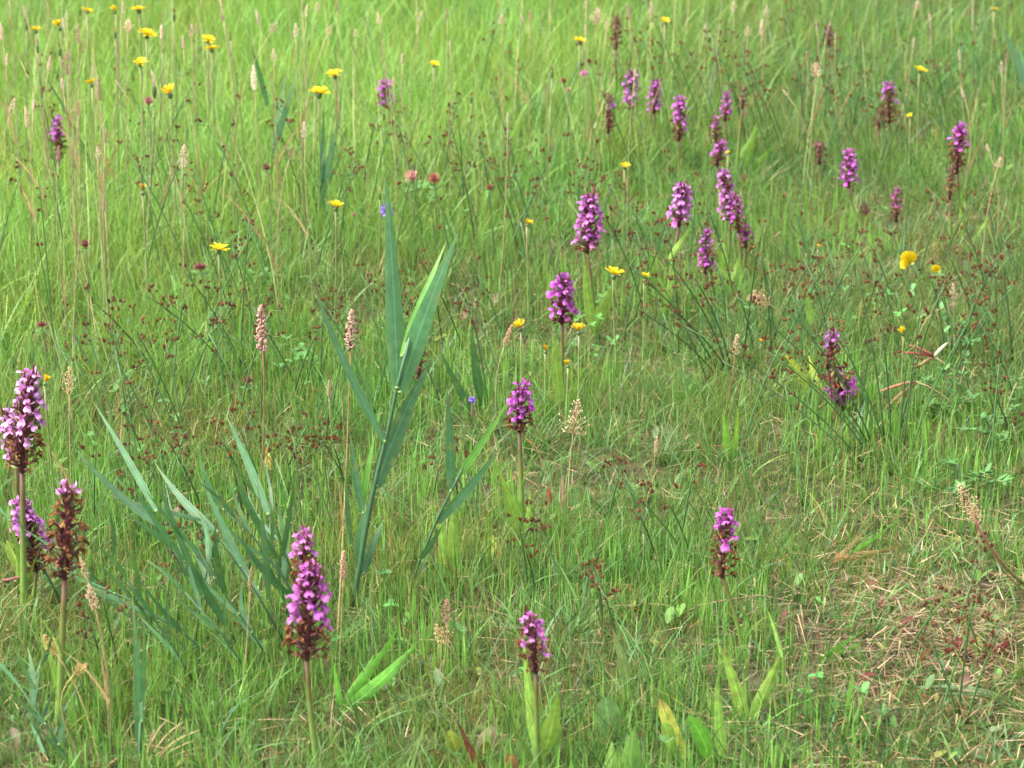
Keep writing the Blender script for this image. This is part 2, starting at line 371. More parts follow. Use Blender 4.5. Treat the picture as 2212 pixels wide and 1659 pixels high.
    col = np.array((.33, .24, .13))[None] * RNG.uniform(.35, 1.35, N)[:, None]; rd = RNG.random(N) < .12; col[rd] = np.array((.26, .10, .05)) * RNG.uniform(.6, 1.3, rd.sum())[:, None]
    h = RNG.uniform(.02, .07, N)
    me = blades('dead_straw', xy, h * .35, RNG.uniform(.0009, .002, N), RNG.random(N) * 6.283, RNG.uniform(1.2, 2.6, N), RNG.uniform(-.4, .6, N), col, M_DRY, 3, zoff=RNG.uniform(.002, .022, N) + .25 * h * .35 * 2)
    surface('dead_straw', me, 'stuff')
    # matted litter on the worn corner
    n = 1300; xy = np.stack([RNG.normal(.47, .11, n), RNG.normal(3.12, .09, n)], -1); N = n
    col = np.array([(.24, .17, .10), (.14, .09, .055), (.32, .25, .15), (.17, .07, .045)])[RNG.choice(4, N, p=[.35, .35, .2, .1])] * RNG.uniform(.6, 1.3, N)[:, None]
    h = RNG.uniform(.008, .024, N)
    me = blades('matted_litter', xy, h, RNG.uniform(.001, .003, N), RNG.random(N) * 6.283, RNG.uniform(1.2, 2.6, N), RNG.uniform(-.5, .6, N), col, M_DRY, 3, zoff=RNG.uniform(.003, .014, N) + .5 * h)
    surface('matted_litter', me, 'stuff')
    # moss
    xy = scatter(30000, 6000); x, y, u, far, bare = zones(xy); k = (vnoise(x, y, .10, 12) > .5) & (RNG.random(len(xy)) < .15 + .85 * bare); xy = xy[k]; N = len(xy)
    col = np.array((.17, .16, .035))[None] * RNG.uniform(.6, 1.4, N)[:, None]
    me = blades('moss', xy, RNG.uniform(.005, .013, N), RNG.uniform(.0015, .003, N), RNG.random(N) * 6.283, RNG.uniform(0, 1, N), np.zeros(N), col, M_GRASS, 2, taper=3)
    surface('moss', me, 'stuff')
make_grass()

def make_ground_leaves():
    xy = scatter(3000, 500); x, y, u, far, bare = zones(xy); k = RNG.random(len(xy)) < (.25 + .7 * (1 - sstep(2.9, 3.8, y))) * (1 - .7 * far); xy = xy[k]
    mb = MB(); cols = [(.10, .20, .045), (.13, .23, .05), (.075, .15, .05), (.20, .21, .05), (.12, .19, .08), (.14, .07, .04), (.20, .15, .10)]
    for (px, py) in xy:
        L = R.uniform(.008, .024); a = R.uniform(0, 6.283); el = R.uniform(.0, .9); z = float(ground_z(px, py)) + R.uniform(.001, .016)
        d = np.array((math.cos(a) * math.cos(el), math.sin(a) * math.cos(el), math.sin(el)))
        p0 = np.array((px, py, z)); corner = math.hypot(px - .45, py - 3.12) < .16; c = jit(R.choices(cols + [(.13, .035, .028)], (2, 1, 2, 1, 1, 4, 3, 4) if corner else (6, 5, 6, 2, 3, 1, 1, .4))[0], .2)
        mb.leaf(bez(p0, p0 + d * L * .6 + np.array((0, 0, L * .12)), p0 + d * L, 5), L * R.uniform(.32, .6), (-math.sin(a), math.cos(a), R.uniform(-.4, .4)), c, 'oval', .15)
    surface('ground_leaves', mb.mesh('ground_leaves', M_BROAD), 'stuff')
    # clover leaflets in threes
    mb = MB()
    for (cx, cy, rx, ry, n) in ((930, 470, 90, 45, 26), (880, 440, 60, 40, 12), (1830, 640, 120, 60, 14), (120, 470, 90, 90, 8), (650, 790, 70, 40, 10), (1290, 700, 90, 60, 10), (560, 640, 120, 70, 10), (330, 900, 120, 60, 8), (900, 1300, 200, 80, 4), (1700, 1480, 260, 100, 6)):
        for _ in range(n):
            p = grounded(R.gauss(cx, rx * .6), R.gauss(cy, ry * .6) + 30); top = p + np.array((R.uniform(-.02, .02), R.uniform(-.02, .02), R.uniform(.02, .06)))
            c = jit((.085, .21, .05), .2); a0 = R.uniform(0, 6.28); L = R.uniform(.007, .012)
            mb.tube([p, top], .0007, c, 3, False)
            for q in range(3):
                a = a0 + q * 2.094; d = np.array((math.cos(a), math.sin(a), R.uniform(-.3, .9)))
                mb.leaf([top + d * L * s for s in (0, .3, .6, .85, 1)], L * .8, (-math.sin(a), math.cos(a), 0), c, 'oval', .2)
    surface('clover_leaves', mb.mesh('clover_leaves', M_BROAD), 'stuff')
make_ground_leaves()

# ------------------------------------------------------------------ orchids
def floret_mesh(v):
    r = random.Random(100 + v); mb = MB(); W = (1, 1, 1); dk = (.50, .28, .55)
    # lip: three-lobed, hanging forward
    rows = 5; V = []; CC = []
    wds = [.12, .24, .42, .48, .18]; ys = [.18, .36, .55, .70, .80 + .10 * r.random()]; zs = [.02, -.05, -.17, -.33, -.50 - .1 * r.random()]
    for i in range(rows):
        for j in (-1, -.5, 0, .5, 1):
            lobe = (.17 if abs(j) == .5 else 0) * (i / 4) ** 1.5 - (.06 * (abs(j) == 1) * (i / 4))
            V.append((j * wds[i] * (1 + .08 * r.uniform(-1, 1)), ys[i] - .10 * abs(j) + r.uniform(-.05, .05), zs[i] + lobe - .14 * abs(j) * (i > 1) + r.uniform(-.03, .03)))
            CC.append(dk if (i < 3 and abs(j) < .6) else W)
    F = [(i * 5 + j, i * 5 + j + 1, (i + 1) * 5 + j + 1, (i + 1) * 5 + j) for i in range(4) for j in range(4)]
    mb.add(V, F, CC)
    for s in (-1, 1):      # spreading side sepals
        tip = np.array((s * (.55 + .25 * r.random()), .30 + .3 * r.random(), .55 + .35 * r.uniform(-1, 1)))
        mb.leaf(bez((s * .05, .12, .06), tip * .55 + np.array((0, .1, .08)), tip, 5), .34, (0, .8, -s * .3), (.95, .9, .98), 'oval', .2)
        tip = np.array((s * .14, .42, .40 + .1 * r.random()))
        mb.leaf(bez((s * .05, .08, .08), (s * .2, .22, .36), tip, 4), .26, (s, .2, 0), (.85, .72, .88), 'oval', .3)
    mb.leaf(bez((0, .05, .10), (0, .12, .48), (0, .46, .56 + .1 * r.random()), 4), .30, (1, 0, 0), (.88, .78, .9), 'oval', .35)
    mb.tube([(0, .15, 0), (0, -.1, -.16), (0, -.3, -.34)], [.09, .07, .03], (.75, .6, .8), 4)
    return mb.mesh('floret', M_PETAL)
def withered_mesh(v):
    r = random.Random(200 + v); mb = MB()
    for k in range(4):
        a = r.uniform(0, 6.28); d = np.array((math.cos(a) * .35, .35 + r.random() * .25, math.sin(a) * .3))
        mb.leaf(bez((0, .0, 0), d * .7 + np.array((0, .2, .1)), d + np.array((r.uniform(-.15, .15), r.uniform(-.2, .1), r.uniform(-.4, .0))), 5), r.uniform(.18, .34), (r.uniform(-1, 1), r.uniform(-1, 1), r.uniform(-1, 1)), tuple(np.array((1, .82, .7)) * r.uniform(.55, 1.35)), 'oval', .7, wave=.2)
    return mb.mesh('withered_floret', M_DRY)
def bract_mesh(v):
    r = random.Random(300 + v); mb = MB()
    mb.leaf(bez((0, 0, 0), (r.uniform(-.1, .1), .5, .05), (r.uniform(-.2, .2), .95, .45 + .2 * r.random()), 5), .22, (1, 0, 0), (1, 1, 1), 'lance', .5)
    return mb.mesh('bract', M_BROAD)
FLORETS = [floret_mesh(i) for i in range(6)]; WITHERED = [withered_mesh(i) for i in range(6)]; BRACTS = [bract_mesh(i) for i in range(4)]
PURPLE, MAGENTA, PALE, DARKP = (.47, .115, .43), (.40, .070, .33), (.60, .31, .54), (.26, .040, .19)
BROWN, MAROON = (.16, .085, .042), (.105, .030, .034)

def aim(out, up):
    """quaternion that turns +Y to OUT with +Z near UP"""
    o = Vector(out).normalized(); x = o.cross(Vector(up)).normalized(); z = x.cross(o)
    return Matrix(((x.x, o.x, z.x), (x.y, o.y, z.y), (x.z, o.z, z.z))).to_quaternion()

ORCHIDS = []
def orchid(label, short, T, B, G, W, col, fresh, leaves=3, brown=BROWN, stemtop=(.105, .038, .027), bend=0.0, bud=False, n=None):
    """T, B, G: spike top, spike foot, stem foot in the picture; fresh: list of (from, to, chance) along the spike"""
    g = grounded(*G); Y = g[1]
    t3 = on_y(*T, Y); b3 = on_y(*B, Y); b3[1] += R.uniform(-.012, .012); t3[1] += R.uniform(-.012, .012)
    s = scale_at(b3); rad = W * .5 / s
    root = thing('marsh_orchid', label, 'orchid', g, 'marsh orchids flowering in the meadow')
    ORCHIDS.append((root, short, ((T[0] + B[0]) / 2, (T[1] + B[1]) / 2)))
    o = lambda p: np.asarray(p) - g
    mb = MB(); ctrl = (g + b3) / 2 + np.array((bend, 0, 0)); pts = bez(g, ctrl, b3, 7); H = np.linalg.norm(b3 - g); r0 = min(.0046, max(.0024, H * .022))
    cs = [np.array((.15, .25, .05)) * (1 - k) + np.array(stemtop) * k for k in np.linspace(0, 1, 7) ** 1.9]
    mb.tube([o(p) for p in pts], list(np.linspace(r0 * 1.25, r0 * .75, 7)), cs, 6); part('stem', mb.mesh('stem', M_STEM), root)
    # leaves clasping the stem
    for k in range(leaves):
        u = .04 + .20 * k * R.uniform(.7, 1.2); p = pts[0] + (pts[-1] - pts[0]) * u; a = R.uniform(0, 6.28) if k else R.choice((0, math.pi)) + R.uniform(-.5, .5)
        L = H * R.uniform(.35, .62) * (1 - .12 * k); d = np.array((math.cos(a), math.sin(a) * .7, 0)); up = np.array((0, 0, 1.0))
        q = bez(p, p + up * L * .55 + d * L * .08, p + up * L * R.uniform(.7, .95) + d * L * R.uniform(.25, .5), 8)
        ml = MB(); ml.leaf([o(v) for v in q], min(.017, max(.008, H * .065)) * R.uniform(.7, 1.1), (-d[1] + .3, d[0], .1), jit((.19, .33, .06), .15), 'lance', .45, tipcol=(.25, .27, .06)); part('leaf', ml.mesh('leaf', M_LEAF), root)
    # spike: axis, ovaries; florets and bracts as sub-parts
    ax = t3 - b3; L = np.linalg.norm(ax); ax = ax / L
    e1 = np.cross(ax, (0, 1, 0.2)); e1 /= np.linalg.norm(e1); e2 = np.cross(ax, e1)
    n = int(np.clip(L * rad ** .5 / .00026, 16, 62)) if n is None else int(n * 1.6); fs = min(rad * .57, .0108)
    ms = MB(); ms.tube([o(b3), o(b3 + ax * L * .5), o(b3 + ax * L * .95)], [r0 * 1.1, r0 * 1.1, r0 * .5], MAROON, 5)
    nodes = []
    for i in range(n):
        u = (i + .5) / n; a = i * 2.39996 + R.uniform(-.3, .3); shp = (0.74 + .32 * math.sin(math.pi * min(1, .08 + u * 1.05))) * (1 - .30 * u ** 5) * R.uniform(.84, 1.14)
        rise = .35 + .9 * u; out = e1 * math.cos(a) + e2 * math.sin(a); dirn = out + ax * rise; dirn /= np.linalg.norm(dirn)
        p = b3 + ax * L * u * .93; r_o = (rad - fs * .78) * shp * .95; q = p + dirn * r_o * 1.25
        oc = jit(MAROON, .3) if R.random() < .7 else jit((.16, .15, .05), .2)
        ms.spindle(o(p), o(q + dirn * r_o * .3), min(r_o * .34, .0024), oc, 5)
        nodes.append((u, a, out, dirn, p, q, shp))
    spike = part('flower_spike', ms.mesh('flower_spike', M_STEM), root)
    for (u, a, out, dirn, p, q, shp) in nodes:
        ch = max([c for (f0, f1, c) in fresh if f0 <= u <= f1] or [0.0]) * (.93 if u < .9 else 1); toward = out.dot(np.array((0, -1, 0)))
        dn = out + ax * (.10 + .75 * max(0, u - .55) * 2) ; dn /= np.linalg.norm(dn)
        qt = aim(dn, ax) @ Quaternion((0, 1, 0), R.uniform(-.7, .7)) @ Quaternion((1, 0, 0), R.uniform(-.35, .3))
        if R.random() < ch:
            part('floret', R.choice(FLORETS), spike, o(q), qt, fs * R.uniform(.72, 1.2) * (.75 + .25 * shp) * (0.62 if u > .93 and bud else 1), jit(col, .24))
        else:
            part('withered_floret', R.choice(WITHERED), spike, o(q), qt @ Quaternion((1, 0, 0), R.uniform(-.5, .3)), fs * shp * R.uniform(1.05, 1.6), jit(brown, .3))
        if R.random() < .75:
            d2 = out + ax * R.uniform(.4, .9); part('bract', R.choice(BRACTS), spike, o(p + out * r0 * .5), aim(d2 / np.linalg.norm(d2), ax), rad * R.uniform(.85, 1.3), jit(MAROON if u > .15 else (.15, .09, .05), .3))
    return root

A = 1.0
orchid('big pale pink orchid with a half withered spike, tallest one beside the reed clump', 'the tall pale orchid', (66, 798), (50, 1015), (52, 1345), 84, PALE, [(.42, 1, .97), (.25, .42, .35)], 2)
orchid('pale lilac orchid spike tucked close behind the tall half withered pale orchid', 'the pale lilac orchid', (18, 885), (38, 990), (44, 1290), 62, PALE, [(.1, .95, .9)], 1, n=16)
orchid('lilac orchid with broad yellow-green leaves crossed by blue-green reed blades', 'the lilac orchid among reeds', (45, 1085), (78, 1238), (66, 1330), 78, (0.51, 0.193, 0.46), [(.42, 1, .97), (.2, .42, .2)], 2)
orchid('tall brown withered orchid with one last pale pink floret at the top', 'the tall withered orchid', (152, 1038), (138, 1255), (125, 1600), 88, PALE, [(.93, 1, .8)], 3, brown=(0.198, 0.114, 0.056), n=34)
orchid('pink orchid head showing just behind the large orchid on the thick stem', 'the half hidden pink orchid', (654, 1136), (664, 1300), (676, 1475), 66, (0.54, 0.193, 0.45), [(.62, 1, .97)], 2)
orchid('large purple-pink orchid on a thick stem with withered lower half', 'the large thick-stemmed orchid', (670, 1228), (664, 1420), (694, 1705), 98, (0.51, 0.158, 0.45), [(.46, 1, .95), (.3, .46, .5)], 2, bend=-.004)
orchid('small bright lilac orchid with two upright yellow-green leaves at its foot', 'the small two-leaved orchid', (1143, 1312), (1158, 1448), (1160, 1668), 62, (0.57, 0.193, 0.49), [(.45, 1, .8), (.15, .45, .25)], 3)
orchid('short purple orchid leaning over bare strawy ground with a dark brown lower spike', 'the leaning purple orchid', (1568, 1102), (1560, 1245), (1606, 1415), 64, PURPLE, [(.62, 1, .98), (.35, .62, .3)], 2, bend=.006)
orchid('deep magenta orchid on a reddish stem beside the reed with crossing blades', 'the deep magenta orchid', (1126, 826), (1122, 938), (1130, 1195), 60, PURPLE, [(.3, 1, .96)], 3)
orchid('rosy purple orchid with a long bare brownish stem and downy lower florets', 'the long-stemmed purple orchid', (1218, 592), (1214, 702), (1214, 895), 58, PURPLE, [(.12, 1, .92)], 3)
orchid('dense bright purple orchid standing just behind an open yellow hawkbit', 'the dense purple orchid', (1276, 422), (1269, 545), (1292, 722), 62, (0.50, 0.166, 0.45), [(.1, .97, .96)], 3, n=32)
orchid('plump light purple orchid on a yellow-green stem beside the tallest bright orchid', 'the plump light orchid', (1476, 396), (1467, 490), (1432, 688), 52, (0.51, 0.193, 0.46), [(.1, 1, .96)], 3)
orchid('tallest bright purple orchid in the clump with a lush flowering spike', 'the tallest bright orchid', (1564, 370), (1578, 478), (1572, 605), 45, (0.50, 0.175, 0.46), [(.05, 1, .96)], 3)
orchid('darker purple orchid pressed against the tallest bright orchid, leaning away', 'the pressed dark orchid', (1588, 424), (1596, 502), (1604, 610), 34, MAGENTA, [(.25, 1, .9)], 2)
orchid('small wine-purple orchid low in the grass at the foot of the bright clump', 'the small wine-purple orchid', (1607, 484), (1611, 532), (1606, 590), 38, DARKP, [(.2, 1, .9)], 1)
orchid('slim violet orchid on a dark stem in front of the bright clump', 'the slim violet orchid', (1527, 498), (1524, 590), (1530, 660), 40, PURPLE, [(.1, 1, .92)], 2)
orchid('pink orchid with a browning foot, in the clump directly behind the tallest orchid', 'the browning pink orchid', (1558, 310), (1550, 362), (1562, 505), 36, PURPLE, [(.45, 1, .95), (.2, .45, .4)], 2)
orchid('half withered orchid with a few purple florets low on a maroon spike', 'the half withered maroon orchid', (1542, 250), (1547, 306), (1556, 455), 31, PURPLE, [(.55, .95, .75)], 2)
orchid('tapered violet orchid standing between a brown dead spike and the half withered one', 'the tapered violet orchid', (1571, 197), (1566, 258), (1574, 400), 31, PURPLE, [(.15, 1, .95)], 2)
orchid('small dead brown orchid spike on a long pale yellow stem', 'the dead brown spike', (1606, 186), (1604, 234), (1588, 390), 27, PURPLE, [], 1, brown=(0.150, 0.079, 0.038))
orchid('purple orchid with a maroon lower spike, third along the far row', 'the maroon-footed orchid', (1470, 212), (1467, 306), (1468, 405), 38, PURPLE, [(.4, 1, .9), (.2, .4, .3)], 3)
orchid('evenly flowering slender violet orchid in the far row', 'the slender violet orchid', (1416, 173), (1414, 248), (1416, 352), 34, PURPLE, [(.08, 1, .95)], 2)
orchid('tall pink-purple orchid in the far row with a grass head behind it', 'the pink-purple row orchid', (1364, 150), (1363, 238), (1368, 345), 37, (0.50, 0.166, 0.43), [(.15, .92, .92)], 2)
orchid('brown withered orchid with one pink floret, at the end of the far row', 'the withered row orchid', (1318, 204), (1314, 288), (1319, 380), 34, PURPLE, [(.62, .8, .45)], 2)
orchid('dull maroon withered orchid standing highest behind the far row', 'the high maroon orchid', (1331, 34), (1330, 106), (1326, 250), 30, (0.34, 0.088, 0.21), [(.6, .8, .3)], 2, brown=(0.132, 0.061, 0.041))
orchid('small faded rose orchid alone on a long pale stem far back', 'the lone faded orchid', (1791, 53), (1789, 100), (1788, 252), 26, (0.41, 0.149, 0.22), [(.55, 1, .8)], 1, brown=(0.156, 0.065, 0.045))
orchid('purple-topped orchid with a long brown lower spike and a dead one beside it', 'the purple-topped orchid', (1919, 175), (1921, 264), (1932, 345), 36, PURPLE, [(.66, 1, .95), (.5, .66, .3)], 3)
orchid('dull brown dead orchid crouching beside the purple-topped orchid', 'the crouching dead orchid', (1904, 232), (1897, 278), (1898, 345), 30, PURPLE, [], 1, brown=(0.144, 0.085, 0.045))
orchid('vivid purple orchid with a rusty brown lower spike above a dead companion', 'the vivid rusty orchid', (2074, 272), (2068, 376), (2084, 530), 44, (0.45, 0.096, 0.41), [(.48, 1, .97)], 3)
orchid('rusty brown dead orchid in front of the vivid purple and rust one', 'the rusty dead orchid', (2057, 358), (2053, 434), (2052, 535), 30, PURPLE, [], 1, brown=(0.180, 0.093, 0.045))
orchid('stout purple orchid on a bent stem arching down to the ground', 'the bent-stemmed orchid', (1836, 328), (1834, 406), (1878, 510), 44, PURPLE, [(.1, 1, .96)], 2, bend=-.012)
orchid('small crimson-purple orchid with a brown foot on a thin green stem', 'the small crimson orchid', (1937, 406), (1937, 480), (1941, 545), 31, MAGENTA, [(.4, 1, .85)], 2)
orchid('tiny withered reddish orchid alone in the grass with ragged florets', 'the tiny ragged orchid', (1769, 306), (1770, 354), (1774, 430), 32, (.36, .07, .2), [(.75, 1, .6)], 1, brown=(0.144, 0.065, 0.038))
orchid('tiny faded orchid lying low beside the bent-stemmed one', 'the tiny low orchid', (1866, 442), (1874, 466), (1890, 505), 24, (.4, .1, .25), [(.6, 1, .4)], 1, n=10)
orchid('lone violet orchid in the lush pale grass near three yellow hawkbits', 'the lone violet orchid', (833, 176), (830, 232), (830, 310), 38, PURPLE, [(.05, 1, .95)], 2)
orchid('vivid violet orchid with a dark foot among tall fluffy grass heads', 'the violet orchid in tall grass', (122, 250), (128, 345), (131, 440), 40, (0.41, 0.088, 0.40), [(.52, 1, .97)], 2)
orchid('broken orchid with a red-brown middle and few purple florets on top', 'the broken orchid', (1798, 708), (1786, 792), (1800, 905), 44, PURPLE, [(.60, 1, 1.1), (.4, .6, .2)], 2, brown=(0.168, 0.053, 0.041))
orchid('drooping orchid tip with bright purple florets under the broken orchid', 'the drooping orchid tip', (1824, 862), (1802, 790), (1802, 908), 70, (.50, .12, .44), [(.3, 1, 1.15)], 1, brown=(0.192, 0.065, 0.053), n=18)
orchid('brown withered orchid glimpsed behind the big reed blades', 'the orchid behind the reed', (914, 735), (904, 815), (912, 918), 32, PURPLE, [], 2, brown=(0.144, 0.071, 0.045))

# ------------------------------------------------------------------ reeds
REED = (.068, .165, .078); REED_B = (.11, .27, .05); REED_D = (.050, .125, .052)
REEDS = []
def reed(label, culm, leaves, w0=9):
    g = grounded(*culm[0]); Y = g[1]; root = thing('reed_shoot', label, 'reed', g, 'blue-green reed shoots'); o = lambda p: np.asarray(p) - g
    P = [g] + [on_y(px, py, Y) for px, py in culm[1:]]; s = scale_at(g)
    REEDS.append((root, culm))
    if len(P) > 1:
        mb = MB(); n = len(P); mb.tube([o(p) for p in P], list(np.linspace(w0 * .5 / s, w0 * .3 / s, n)), (.05, .115, .05), 6); part('culm', mb.mesh('culm', M_STEM), root)
    for lf in leaves:
        (x0, y0), (x1, y1), w, bow, col = lf
        w = w * (.8 if y0 > 1050 and x0 < 700 else 1); a = on_y(x0, y0, Y + R.uniform(-.004, .004)); b = on_y(x1, y1, Y + R.uniform(-.09, .09)); d = b - a; L = np.linalg.norm(d)
        side = np.cross(d / L, (R.uniform(-.35, .35), -1, R.uniform(-.2, .2))); m = (a + b) / 2 + side / np.linalg.norm(side) * bow / s
        c = jit(col, .10); mb = MB(); mb.leaf([o(p) for p in bez(a, m, b, 10)], w / s, side, c, 'lance', R.uniform(-.28, .28), edgecol=tuple(np.array(c) * (1.2, 1.15, .9)), tipcol=R.choice(((.16, .19, .06), (.30, .22, .10), (.12, .2, .08))), twist=R.uniform(-1, 1) * (1.0 if w < 30 else .22)); part('leaf', mb.mesh('leaf', M_LEAF), root)
        ml = MB(); ml.spindle(o(a) - d / L * .002, o(a) + d / L * .004, w * .20 / s, (.17, .26, .07), 5); part('collar', ml.mesh('collar', M_STEM), root)
reed('big reed shoot with two broad blades spread in a wide V', [(762, 1330), (772, 1250), (800, 1090), (818, 1010), (838, 930), (858, 835), (885, 730)],
     [((858, 838), (832, 372), 40, 8, REED), ((864, 848), (992, 498), 46, -12, REED), ((868, 770), (965, 520), 20, -6, REED_B), ((812, 1050), (934, 772), 46, -14, REED_D),
      ((832, 955), (664, 578), 20, -20, REED), ((785, 1110), (756, 932), 18, -6, REED), ((780, 1100), (812, 930), 16, -4, REED_B), ((776, 1226), (792, 1080), 27, -6, REED_D), ((785, 1240), (830, 1120), 20, -6, REED_D), ((760, 1180), (748, 1000), 12, -8, REED)], 12)
reed('reed shoot leaning towards the deep magenta orchid with a bright blade', [(878, 1290), (905, 1215), (945, 1120), (975, 1060), (1000, 1010)],
     [((974, 1062), (966, 842), 22, 4, REED), ((985, 1035), (1097, 868), 18, 6, REED_B), ((946, 1128), (1082, 962), 24, 10, REED), ((905, 1210), (958, 1130), 14, 6, REED_D), ((895, 1250), (925, 1195), 14, 4, REED_D)], 7)
reed('slim upright reed pair of blades behind the reed with the bright blade', [(1040, 905), (1044, 870)], [((1042, 880), (1017, 700), 22, -4, REED_D), ((1020, 890), (950, 755), 18, -4, REED_D)], 5)
reed('upright narrow reed shoot with two pressed blades at the bottom edge', [(302, 1690), (300, 1640), (303, 1560)], [((302, 1632), (285, 1272), 26, 6, REED_D), ((308, 1520), (311, 1340), 15, 2, REED), ((306, 1560), (292, 1380), 14, 3, REED)], 9)
def lean_reed(label, culm, nl, ll, w, spread=.45, base_dir=None):
    (x0, y0), (x1, y1) = culm[0], culm[-1]; L = math.hypot(x1 - x0, y1 - y0); ang = math.atan2(y1 - y0, x1 - x0); lv = []
    for k in range(nl):
        u = .18 + .8 * k / max(1, nl - 1); j = u * (len(culm) - 1); i = min(int(j), len(culm) - 2); f = j - i
        ax, ay = culm[i][0] + (culm[i + 1][0] - culm[i][0]) * f, culm[i][1] + (culm[i + 1][1] - culm[i][1]) * f
        a = ang + (spread if k % 2 else -spread * .5) * R.uniform(.5, 1.3); l = ll * R.uniform(.75, 1.15)
        lv.append(((ax, ay), (ax + math.cos(a) * l, ay + math.sin(a) * l), w * R.uniform(.5, .85), R.uniform(-32, 24), R.choice((REED, REED_D, REED_D))))
    reed(label, culm, lv, 6)
reed('reed with a very long pale blade reaching up beside the brown rushes', [(560, 1440), (470, 1330), (400, 1230), (340, 1130)],
     [((338, 1105), (200, 866), 21, 6, REED), ((352, 1140), (150, 955), 26, -22, (.10, .19, .12)), ((400, 1215), (270, 1020), 20, -10, REED), ((440, 1290), (330, 1010), 22, -4, REED), ((500, 1370), (395, 1170), 20, -8, REED_D)], 6)
reed('reed with pale folded blades bending across the middle of the clump', [(640, 1420), (560, 1290), (500, 1200), (430, 1110)],
     [((440, 1125), (215, 1062), 15, -8, (.10, .20, .12)), ((470, 1150), (335, 1000), 26, -20, (.11, .20, .13)), ((520, 1225), (420, 1010), 26, 4, REED), ((560, 1290), (450, 1060), 22, -8, REED), ((580, 1300), (555, 1040), 20, 6, REED)], 6)
reed('reed with one tall blade slanting beside the dry purple-brown grass stem', [(640, 1390), (600, 1240), (582, 1130)], [((580, 1112), (484, 888), 25, 6, REED), ((592, 1200), (500, 1000), 22, -6, REED), ((610, 1280), (510, 1150), 20, -8, REED_D), ((600, 1240), (640, 1010), 16, 6, REED_D)], 6)
lean_reed('leaning reed with dark oval blades low in the clump', [(560, 1480), (480, 1370), (400, 1280)], 5, 150, 24)
lean_reed('leaning reed with spread blades behind the upright narrow reed', [(440, 1500), (370, 1390), (300, 1290), (240, 1200)], 6, 150, 22)
lean_reed('short leaning reed crossed by bright grass in the clump', [(520, 1340), (430, 1240), (370, 1180)], 5, 150, 22)
lean_reed('leaning reed at the back of the clump beside the large thick-stemmed orchid', [(690, 1370), (620, 1260), (540, 1150), (480, 1100)], 6, 150, 20)
lean_reed('leaning reed whose blades fan out before the half hidden pink orchid', [(660, 1300), (610, 1180), (570, 1090)], 5, 150, 18, .35)
lean_reed('leaning reed beneath the tall withered orchid with flat blades', [(420, 1420), (300, 1330), (180, 1230)], 5, 190, 20, .25)
lean_reed('reed with dense narrow blades in front of the half hidden pink orchid', [(700, 1420), (650, 1330), (600, 1220), (575, 1150)], 7, 140, 20, .4)
lean_reed('reed filling the middle of the clump with dark crossing blades', [(610, 1460), (540, 1360), (470, 1260), (430, 1190)], 7, 160, 24, .4)
lean_reed('reed lying low over the grass before the clump with pale blades', [(500, 1440), (400, 1370), (290, 1300), (200, 1260)], 6, 170, 22, .35)
lean_reed('low reed sprawling in the corner with broad twisted blades', [(180, 1700), (110, 1580), (40, 1480)], 5, 150, 26)
lean_reed('corner reed with one hanging twisted blade', [(120, 1680), (75, 1560), (85, 1440)], 4, 130, 24)
lean_reed('thin reed crossing in front of the lilac orchid', [(150, 1330), (90, 1220), (20, 1120)], 3, 120, 14, .2)
reed('far reed with two stiff blades in the lush pale grass', [(582, 430), (588, 340), (600, 260)], [((590, 320), (640, 158), 16, 4, REED), ((578, 230), (540, 92), 12, 4, REED), ((600, 262), (618, 150), 8, 2, REED_D)], 5)
reed('far reed with three upright blades beside the yellow hawkbits', [(676, 500), (690, 400), (700, 330)], [((682, 462), (735, 232), 20, 6, REED), ((692, 400), (700, 215), 12, 2, REED), ((680, 440), (745, 320), 10, 6, REED_D)], 6)
reed('pale reed blade slanting at the far edge of the meadow', [(2225, 260), (2220, 210)], [((2222, 205), (2156, 42), 18, 6, (.10, .20, .12)), ((2222, 190), (2195, 90), 12, 6, REED)], 5)

# ------------------------------------------------------------------ hawkbits
def petal_mesh(v):
    r = random.Random(400 + v); mb = MB(); V = []; CC = []
    for i, (y, w) in enumerate(((.12, .05), (.45, .10), (.8, .115), (.97, .10))):
        for j in (-1, 0, 1): V.append((j * w, y + (.03 if j == 0 and i == 3 else 0), .05 * abs(j) * 1.0 - .02 * i + r.uniform(-.02, .02))); CC.append((1, 1, 1) if i else (.95, .85, .8))
    mb.add(V, [(i * 3 + j, i * 3 + j + 1, i * 3 + j + 4, i * 3 + j + 3) for i in range(3) for j in range(2)], CC)
    return mb.mesh('petal', M_YELLOW)
PETALS = [petal_mesh(i) for i in range(4)]
def involucre():
    mb = MB(); prof = ((0, .03), (-.02, .10), (.10, .22), (.28, .25), (.42, .21)); k = 8; V = []; CC = []
    for z, r_ in prof:
        for j in range(k): a = j * 6.283 / k; V.append((r_ * math.cos(a), r_ * math.sin(a), z)); CC.append((.10, .15, .05) if j % 2 else (.06, .10, .04))
    mb.add(V, [(i * k + j, i * k + (j + 1) % k, (i + 1) * k + (j + 1) % k, (i + 1) * k + j) for i in range(4) for j in range(k)] + [tuple(range(4 * k, 5 * k))], CC)
    return mb.mesh('involucre', M_STEM)
INVOL = involucre()
MINOR = []                                                    # (object, picture point, look, kind) - labelled further down
YEL, ORG, DULL = (.64, .50, .012), (.52, .26, .012), (.42, .34, .09)
